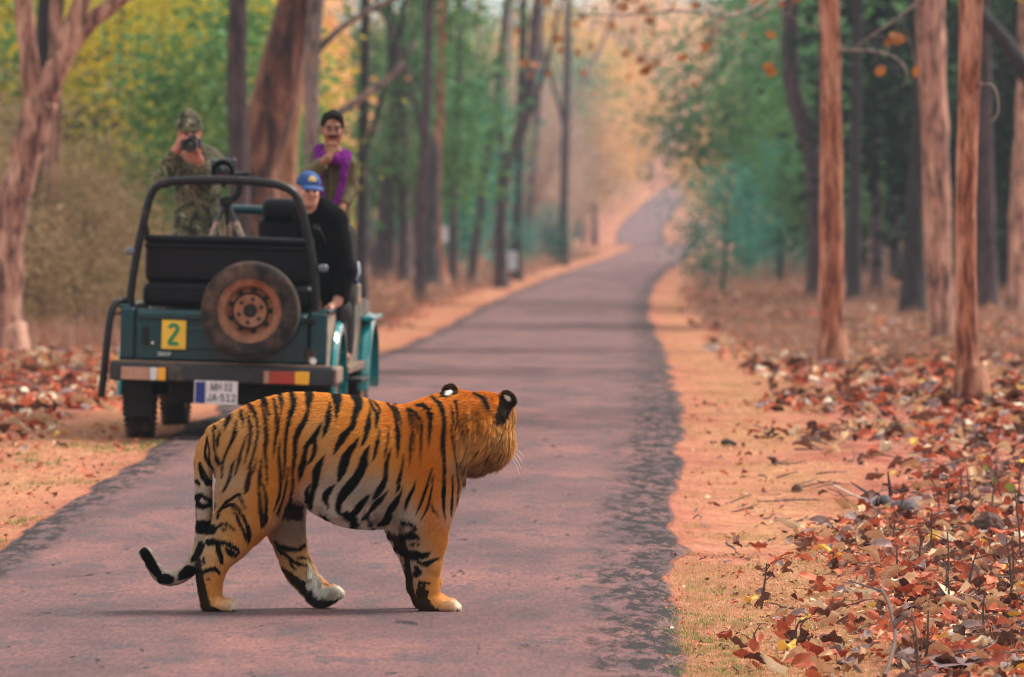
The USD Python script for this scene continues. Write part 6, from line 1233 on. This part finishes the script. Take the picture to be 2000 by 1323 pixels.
def instancer(name, protos_, P_, idx, rz, s_, label, tilt=None):
    pi = UsdGeom.PointInstancer.Define(stage, free('/World', name)); kids = []
    for q in protos_:
        kid = UsdGeom.Xform.Define(stage, free(str(pi.GetPath()), q.GetPrim().GetName().rstrip('_0123456789'))); kid.GetPrim().GetReferences().AddInternalReference(q.GetPath()); kids.append(kid.GetPath())
    pi.CreatePrototypesRel().SetTargets(kids)
    pi.CreatePositionsAttr(Vt.Vec3fArray.FromNumpy(np.asarray(P_, np.float32))); pi.CreateProtoIndicesAttr(Vt.IntArray.FromNumpy(np.asarray(idx, np.int32)))
    a = np.asarray(rz) / 2; t = np.zeros((len(a), 2)) if tilt is None else np.asarray(tilt) / 2
    qz = np.stack([np.cos(a), 0 * a, 0 * a, np.sin(a)], 1); qx = np.stack([np.cos(t[:, 0]), np.sin(t[:, 0]), 0 * a, 0 * a], 1); qy = np.stack([np.cos(t[:, 1]), 0 * a, np.sin(t[:, 1]), 0 * a], 1)
    def mul(p, q): return np.stack([p[:, 0] * q[:, 0] - (p[:, 1:] * q[:, 1:]).sum(1), *(p[:, [0]] * q[:, 1:] + q[:, [0]] * p[:, 1:] + np.cross(p[:, 1:], q[:, 1:])).T], 1)
    Q = mul(mul(qz, qx), qy)
    pi.CreateOrientationsAttr(Vt.QuathArray([Gf.Quath(float(q[0]), float(q[1]), float(q[2]), float(q[3])) for q in Q]))
    s_ = np.asarray(s_, np.float32); s_ = np.repeat(s_[:, None], 3, 1) if s_.ndim == 1 else s_
    pi.CreateScalesAttr(Vt.Vec3fArray.FromNumpy(np.ascontiguousarray(s_)))
    tag(pi, label=label, kind='stuff'); return pi
# prototypes that the instancers use are drawn once out of sight of nothing: they live under the class prim
XS, YS, SS = [], [], []
for n, side, dr, ur, sr in ((20000, 1, (32, 46), (.2, 5.0), (.02, .11)), (14000, 1, (32, 44), (-.1, 4.0), (.008, .028)), (5000, -1, (40, 62), (-.1, 3.0), (.012, .035)), (7500, 1, (44, 72), (.5, 7.5), (.05, .17)), (8000, 1, (70, 130), (.6, 11), (.07, .20)), (2500, -1, (40, 62), (.7, 4), (.04, .12)), (11000, -1, (58, 95), (.6, 7), (.07, .20)), (7000, -1, (90, 150), (.7, 11), (.08, .2)), (6000, -1, (140, 260), (.5, 12), (.10, .24)), (5000, 1, (120, 240), (.6, 12), (.10, .24)), (600, 1, (32, 70), (.0, .7), (.02, .07)), (300, -1, (40, 62), (.0, .8), (.03, .08))):
    x, y, a = side_u(lr, n, side, dr, ur)
    pz = meshkit.fbm(np.stack([x * .5, y * .35, 0 * x], -1), 3, 61)
    thr = np.clip((a - (.55 if side > 0 else .8) - 1.6 * (pz - .5)) / .9, 0.02, 1) if ur[0] > .1 else np.full(n, .45) * np.clip((a + .12) / .5, .05, 1)
    m = lr.random(n) < thr; XS.append(x[m]); YS.append(y[m]); SS.append(lr.uniform(*sr, n)[m])
for px, py in ((1628, 716), (1896, 783), (1850, 667), (1782, 622), (12, 691), (1592, 585)):          # heaps at the feet of the trees
    g = hit(px, py); k = 170; a_ = lr.uniform(0, 6.28, k); r_ = .14 + .55 * lr.random(k) ** 1.4; XS.append(g[0] + r_ * np.cos(a_)); YS.append(g[1] + r_ * np.sin(a_) * 1.5); SS.append(lr.uniform(.07, .2, k))
x, y, s_ = np.concatenate(XS), np.concatenate(YS), np.concatenate(SS); n = len(x)
instancer('leaf_litter', [p_ for _, p_ in LP], np.c_[x, y, ground(x, y) + lr.uniform(0, .02, n)], np.where(x < road_x(y), lr.choice(len(LP), n, p=pw3), np.where(y < 47, lr.choice(len(LP), n, p=pw), lr.choice(len(LP), n, p=pw2))), lr.uniform(0, 6.28, n), s_, 'red and brown leaf litter covering both verges', lr.uniform(-.7, .7, (n, 2)))
stalk_m = mat('dead_stalk', (.045, .025, .022), (.13, .075, .06), rough=.9, scale=20); stalk_leaf = LM['brown']
TP = []
for k in range(4):
    p_ = proto('fallen_twig'); q_ = np.cumsum(lr.normal(0, .10, (5, 3)) * [0, 1, .35] + [.22, 0, 0], 0); q_[:, 2] -= q_[:, 2].min() - .02; q_ -= [q_[:, 0].mean(), 0, 0]
    obj('stem', tube(q_, [.022, .02, .018, .014, .008], 5, smooth_path=2), stalk_m if k % 2 else bark_grey, p_); TP.append(p_)
nT = 1100; xt, yt, at_ = side_u(lr, nT, 1, (32, 62), (.3, 5)); pt = lr.random(nT) < np.clip((at_ - .2) / 1.2, .05, 1)
xt, yt = xt[pt], yt[pt]; instancer('fallen_twigs', TP, np.c_[xt, yt, ground(xt, yt) + .012], lr.integers(4, size=len(xt)), lr.uniform(0, 6.28, len(xt)), lr.uniform(.10, .34, len(xt)), 'thin dry twigs strewn through the right leaf litter', lr.uniform(-.3, .3, (len(xt), 2)))
for key, lab in (('thicket', 'thicket of yellow-green and dry brown shrubs left of the jeep'), ('shaded_wood', 'dense dark green forest in shade on the right'), ('surrounding_wood', 'leafy green wood continuing on both sides behind the viewer'), ('far_wood', 'hazy wood of pinkish, green and orange trees closing the view')):
    W_ = WOOD[key]; pr = sorted({str(q.GetPath()) for q, *_ in W_}); ix = [pr.index(str(q.GetPath())) for q, *_ in W_]
    instancer(key, [UsdGeom.Xform.Get(stage, a_) for a_ in pr], np.array([w[1] for w in W_]), ix, np.array([w[2] for w in W_]), np.array([w[3] for w in W_]), lab)
# grass: tufts of thin blades, dry and green
def tuft(rng, nb, h_, spread, wid):
    a = rng.uniform(0, 6.28, nb); r = spread * np.sqrt(rng.random(nb)); b = np.c_[r * np.cos(a), r * np.sin(a), 0 * a]
    a2 = a + rng.normal(0, .8, nb); hh = h_ * rng.uniform(.4, 1.2, nb); ln_ = hh * rng.uniform(.15, .9, nb); d = np.c_[np.cos(a2) * ln_, np.sin(a2) * ln_, hh]; w = np.c_[-np.sin(a2), np.cos(a2), 0 * a2] * wid
    m = b + d * [.4, .4, .6]; V = np.stack([b - w, b + w, m + w * .8, b + d, m - w * .8], 1).reshape(-1, 3); i = np.arange(nb)[:, None] * 5
    return TM(V, np.vstack([i + [[0, 1, 2]], i + [[0, 2, 4]], i + [[4, 2, 3]]]))
GM = {'dry': mat_leaf('grass_dry', [(0, (.34, .22, .09)), (.5, (.52, .36, .17)), (1, (.62, .46, .26))], .2, nscale=2.0), 'green': mat_leaf('grass_green', [(0, (.08, .14, .03)), (.5, (.20, .25, .06)), (1, (.38, .34, .10))], .3, nscale=2.0), 'brown': mat_leaf('grass_brown', [(0, (.16, .08, .05)), (.5, (.30, .17, .11)), (1, (.42, .27, .18))], .2, nscale=2.0)}
GP = {}
for key, nb, h_, sp_, wd_, cnt in (('dry', 16, .026, .07, .0014, 3), ('green', 16, .026, .05, .0018, 2), ('brown', 16, .22, .16, .0028, 3)):
    for k in range(cnt):
        p_ = proto('grass_tuft_' + key); obj('blades', tuft(lr, nb, h_, sp_, wd_), GM[key], p_, smooth=False); GP.setdefault(key, []).append(p_)
def grass_zone(key, zones, label, name):
    X_, Y_, S_ = [], [], []
    for n, side, dr, ur, sr, thr in zones:
        x, y, a = side_u(lr, n, side, dr, ur); pz = meshkit.fbm(np.stack([x * 1.1, y * .6, 0 * x], -1), 3, 71 + len(key)); m = pz > thr; X_.append(x[m]); Y_.append(y[m]); S_.append(lr.uniform(*sr, n)[m])
    x, y, s_ = map(np.concatenate, (X_, Y_, S_)); n = len(x)
    instancer(name, GP[key], np.c_[x, y, ground(x, y) - .004], lr.integers(len(GP[key]), size=n), lr.uniform(0, 6.28, n), s_, label, lr.uniform(-.15, .15, (n, 2)))
grass_zone('dry', [(3600, 1, (32, 48), (-.02, 1.0), (.5, 1.2), .46), (1600, 1, (46, 80), (0, 1.1), (.6, 1.3), .5), (1500, 1, (32, 46), (1.0, 4.5), (.8, 1.8), .52), (2200, -1, (38, 66), (0, 1.8), (.5, 1.3), .46), (1500, -1, (62, 120), (0, 1.8), (.7, 1.6), .46), (1200, 1, (75, 140), (0, 1.2), (.7, 1.6), .48)], 'short dry yellow grass along the road edges', 'dry_grass')
grass_zone('green', [(420, 1, (32, 41), (-.06, .30), (.4, 1.2), .54), (260, 1, (32, 50), (.3, 3.0), (.5, 1.6), .58), (500, -1, (44, 60), (-.02, .9), (.6, 1.5), .58)], 'small green grass tufts at the crumbled road edge', 'green_grass')
grass_zone('brown', [(6000, -1, (92, 165), (1.2, 11), (.6, 1.7), .36), (5000, -1, (150, 420), (.9, 14), (.8, 2.2), .30), (6500, 1, (84, 170), (1.0, 13), (.4, 1.3), .40), (4500, 1, (160, 420), (.9, 14), (.7, 1.9), .32), (700, 1, (34, 48), (.9, 4.5), (.25, .6), .52)], 'withered brown undergrowth under the trees', 'withered_undergrowth')
# dark dead stalks of the right foreground
ST = [(1795, 1110, 70, 4), (1762, 1125, 60, -8), (1810, 1090, 95, 6), (1738, 1070, 50, 10), (1965, 1180, 130, 5), (1975, 1150, 100, -6), (1930, 1245, 90, -3), (1890, 1160, 80, 12), (1850, 1190, 95, -4), (1842, 1150, 110, 5), (1905, 1010, 95, -10), (1935, 1000, 90, 9), (1850, 985, 60, -5), (1870, 1000, 85, 3), (1985, 1010, 110, 4), (1960, 985, 85, -12), (1790, 1323, 120, -4), (1802, 1300, 110, 5), (1470, 1265, 30, 3), (1560, 1255, 45, 4), (1485, 1190, 90, 8), (1995, 1090, 130, -6), (1835, 1010, 80, -14), (1755, 1010, 60, 16)]
NTH = ['first', 'second', 'third', 'fourth', 'fifth', 'sixth', 'seventh', 'eighth', 'ninth', 'tenth', 'eleventh', 'twelfth', 'thirteenth', 'fourteenth', 'fifteenth', 'sixteenth', 'seventeenth', 'eighteenth', 'nineteenth', 'twentieth', 'twenty-first', 'twenty-second', 'twenty-third', 'twenty-fourth']
for k, (px, py, hpx, lean) in enumerate(ST):
    g = hit(px, py); s_ = sc(g[1]); h_ = hpx / s_; t = thing('dead_stalk', 'thin dark dead stalk in the right litter, ' + NTH[sorted(range(len(ST)), key=lambda q: -ST[q][0]).index(k)] + ' from the right edge', 'stalk', g)
    a = math.radians(lean); top = np.array([math.sin(a) * h_, lr.normal(0, .03), h_]); mid = top * .5 + [lr.normal(0, .012), 0, 0]
    obj('stem', tube([(0, 0, -.03), mid, top], [.0065, .0055, .003], 6, smooth_path=3), stalk_m, t)
    for q in range(int(lr.integers(1, 4))):
        u = lr.uniform(.35, .95); b = top * u; e = b + [lr.normal(0, .05), lr.normal(0, .04), lr.uniform(.02, .07)]; obj('side_twig', tube([b, (b + e) / 2 + [0, 0, .008], e], [.0035, .003, .0018], 5), stalk_m, t)
        if lr.random() < .6 and hpx > 55:
            m = dry_leaf(lr); m.apply_scale(lr.uniform(.05, .10)); m.apply_transform(trimesh.transformations.euler_matrix(lr.uniform(-1, 1), lr.uniform(-1, 1), lr.uniform(0, 6))); m.apply_translation(e); obj('withered_leaf', m, LM[('brown', 'red', 'brown', 'grey')[int(lr.integers(4))]], t, smooth=True)
gl = [p_ for p_ in GP['green']]
for px, py in ((1940, 985), (1975, 1000), (1925, 960)):
    g = hit(px, py); s_ = sc(g[1]); t = thing('seedling', {1940: 'seedling with a round green leaf among the dark stalks', 1975: 'seedling with a narrow yellow-green leaf at the right edge', 1925: 'small green sprout behind the dark stalks'}[px], 'seedling', g)
    obj('stem', tube([(0, 0, -.02), (.01, 0, .08), (0, 0, .13)], [.004, .003, .002], 6), stalk_m, t); obj('leaf', leaf_blade(np.array([.0, -.02, .14]), .034, lr), GM['green'], t, smooth=False)
# wood on the ground
wood_m = bark('weathered_wood', (.10, .085, .095), (.26, .22, .24), scale=5)
def stick(name, lab, pts, rad, m=wood_m, up=.03, **k):
    Q = np.array([hit(px, py) + [0, 0, z] for px, py, z in pts]); g0 = Q[0].copy(); t = thing(name, lab, 'branch', g0)
    obj('stem', tube(Q - g0, rad, 9, jitter=.2, seed=int(pts[0][0]), smooth_path=4), m, t); return t, g0
t, g0 = stick('wood_chunk', 'grey weathered chunk of wood on the right verge', [(1692, 996, .02), (1722, 992, .05), (1745, 996, .03), (1772, 1004, .05), (1806, 1016, .01)], [.015, .036, .022, .034, .010], bark('wood_dark_grey', (.05, .042, .05), (.20, .165, .19), scale=6))
for a, b in (((1740, 985, .05), (1734, 985, .19)), ((1712, 992, .05), (1662, 975, .10))): obj('snag', tube([hit(a[0], a[1]) + [0, 0, a[2]] - g0, hit(b[0], b[1]) + [0, 0, b[2]] - g0], [.013, .004], 7, jitter=.3), bark_dark, t)
t, g0 = stick('curved_twig', 'curved grey twig arching over the red leaves at the bottom right', [(1728, 1330, .02), (1742, 1310, .07), (1748, 1290, .12), (1738, 1270, .18), (1722, 1255, .22)], [.009, .0085, .008, .008, .007], stalk_m)
for b in ((1655, 1240, .24), (1732, 1238, .27)): obj('fork', tube([hit(1722, 1255) + [0, 0, .22] - g0, hit(b[0], b[1]) + [0, 0, b[2]] - g0], [.006, .003], 7), stalk_m, t)
stick('pale_twig', 'straight pale twig lying on the soil of the right verge', [(1622, 952, .02), (1655, 972, .03), (1688, 992, .05)], [.008, .008, .006], mat('pale_twig_wood', (.45, .32, .24), (.55, .4, .3), rough=.8))
stick('fallen_branch', 'dark short branch on the sandy strip of the right verge', [(1412, 870, .02), (1422, 872, .03), (1436, 874, .02)], [.018, .02, .012], bark_dark)
for px, py, r, lab in ((1556, 962, .035, 'small dark clod on the right verge'), (1930, 1050, .09, 'dark leaf-covered stump among the stalks')):
    g = hit(px, py); m = ball((0, 0, r * .5), (r, r * .8, r * .85), 3); v = np.array(m.vertices); m = TM(v * (1 + .5 * (meshkit.fbm(v * 3 / r, 3, 5) - .5))[:, None], m.faces); tag(obj('clod', m, bark('clod_earth_' + str(px), (.05, .025, .02), (.12, .06, .05)), None, smooth=True), lab, 'clod'); UsdGeom.Xformable(stage.GetPrimAtPath('/World/clod' + ('' if px == 1556 else '_001'))).AddTranslateOp().Set(Gf.Vec3d(*map(float, g)))
# stones and leaf scraps on the road
for px, py, r in ((1905, 20, 0),): pass
# ---------------------------------------------------------------- the air
haze_mat = usdkit.material(stage, L + 'haze', {'v': ('principled_volume', {'color': (.72, .85, 1.0), 'density': .00020, 'anisotropy': .15})}, [], volume='v.volume')
hz = trimesh.creation.box(bounds=[[-1900, -450, -60], [1900, 4300, 140]])
obj('haze', hz, haze_mat, smooth=False, label='faint bluish haze in the air of the forest', kind='stuff')
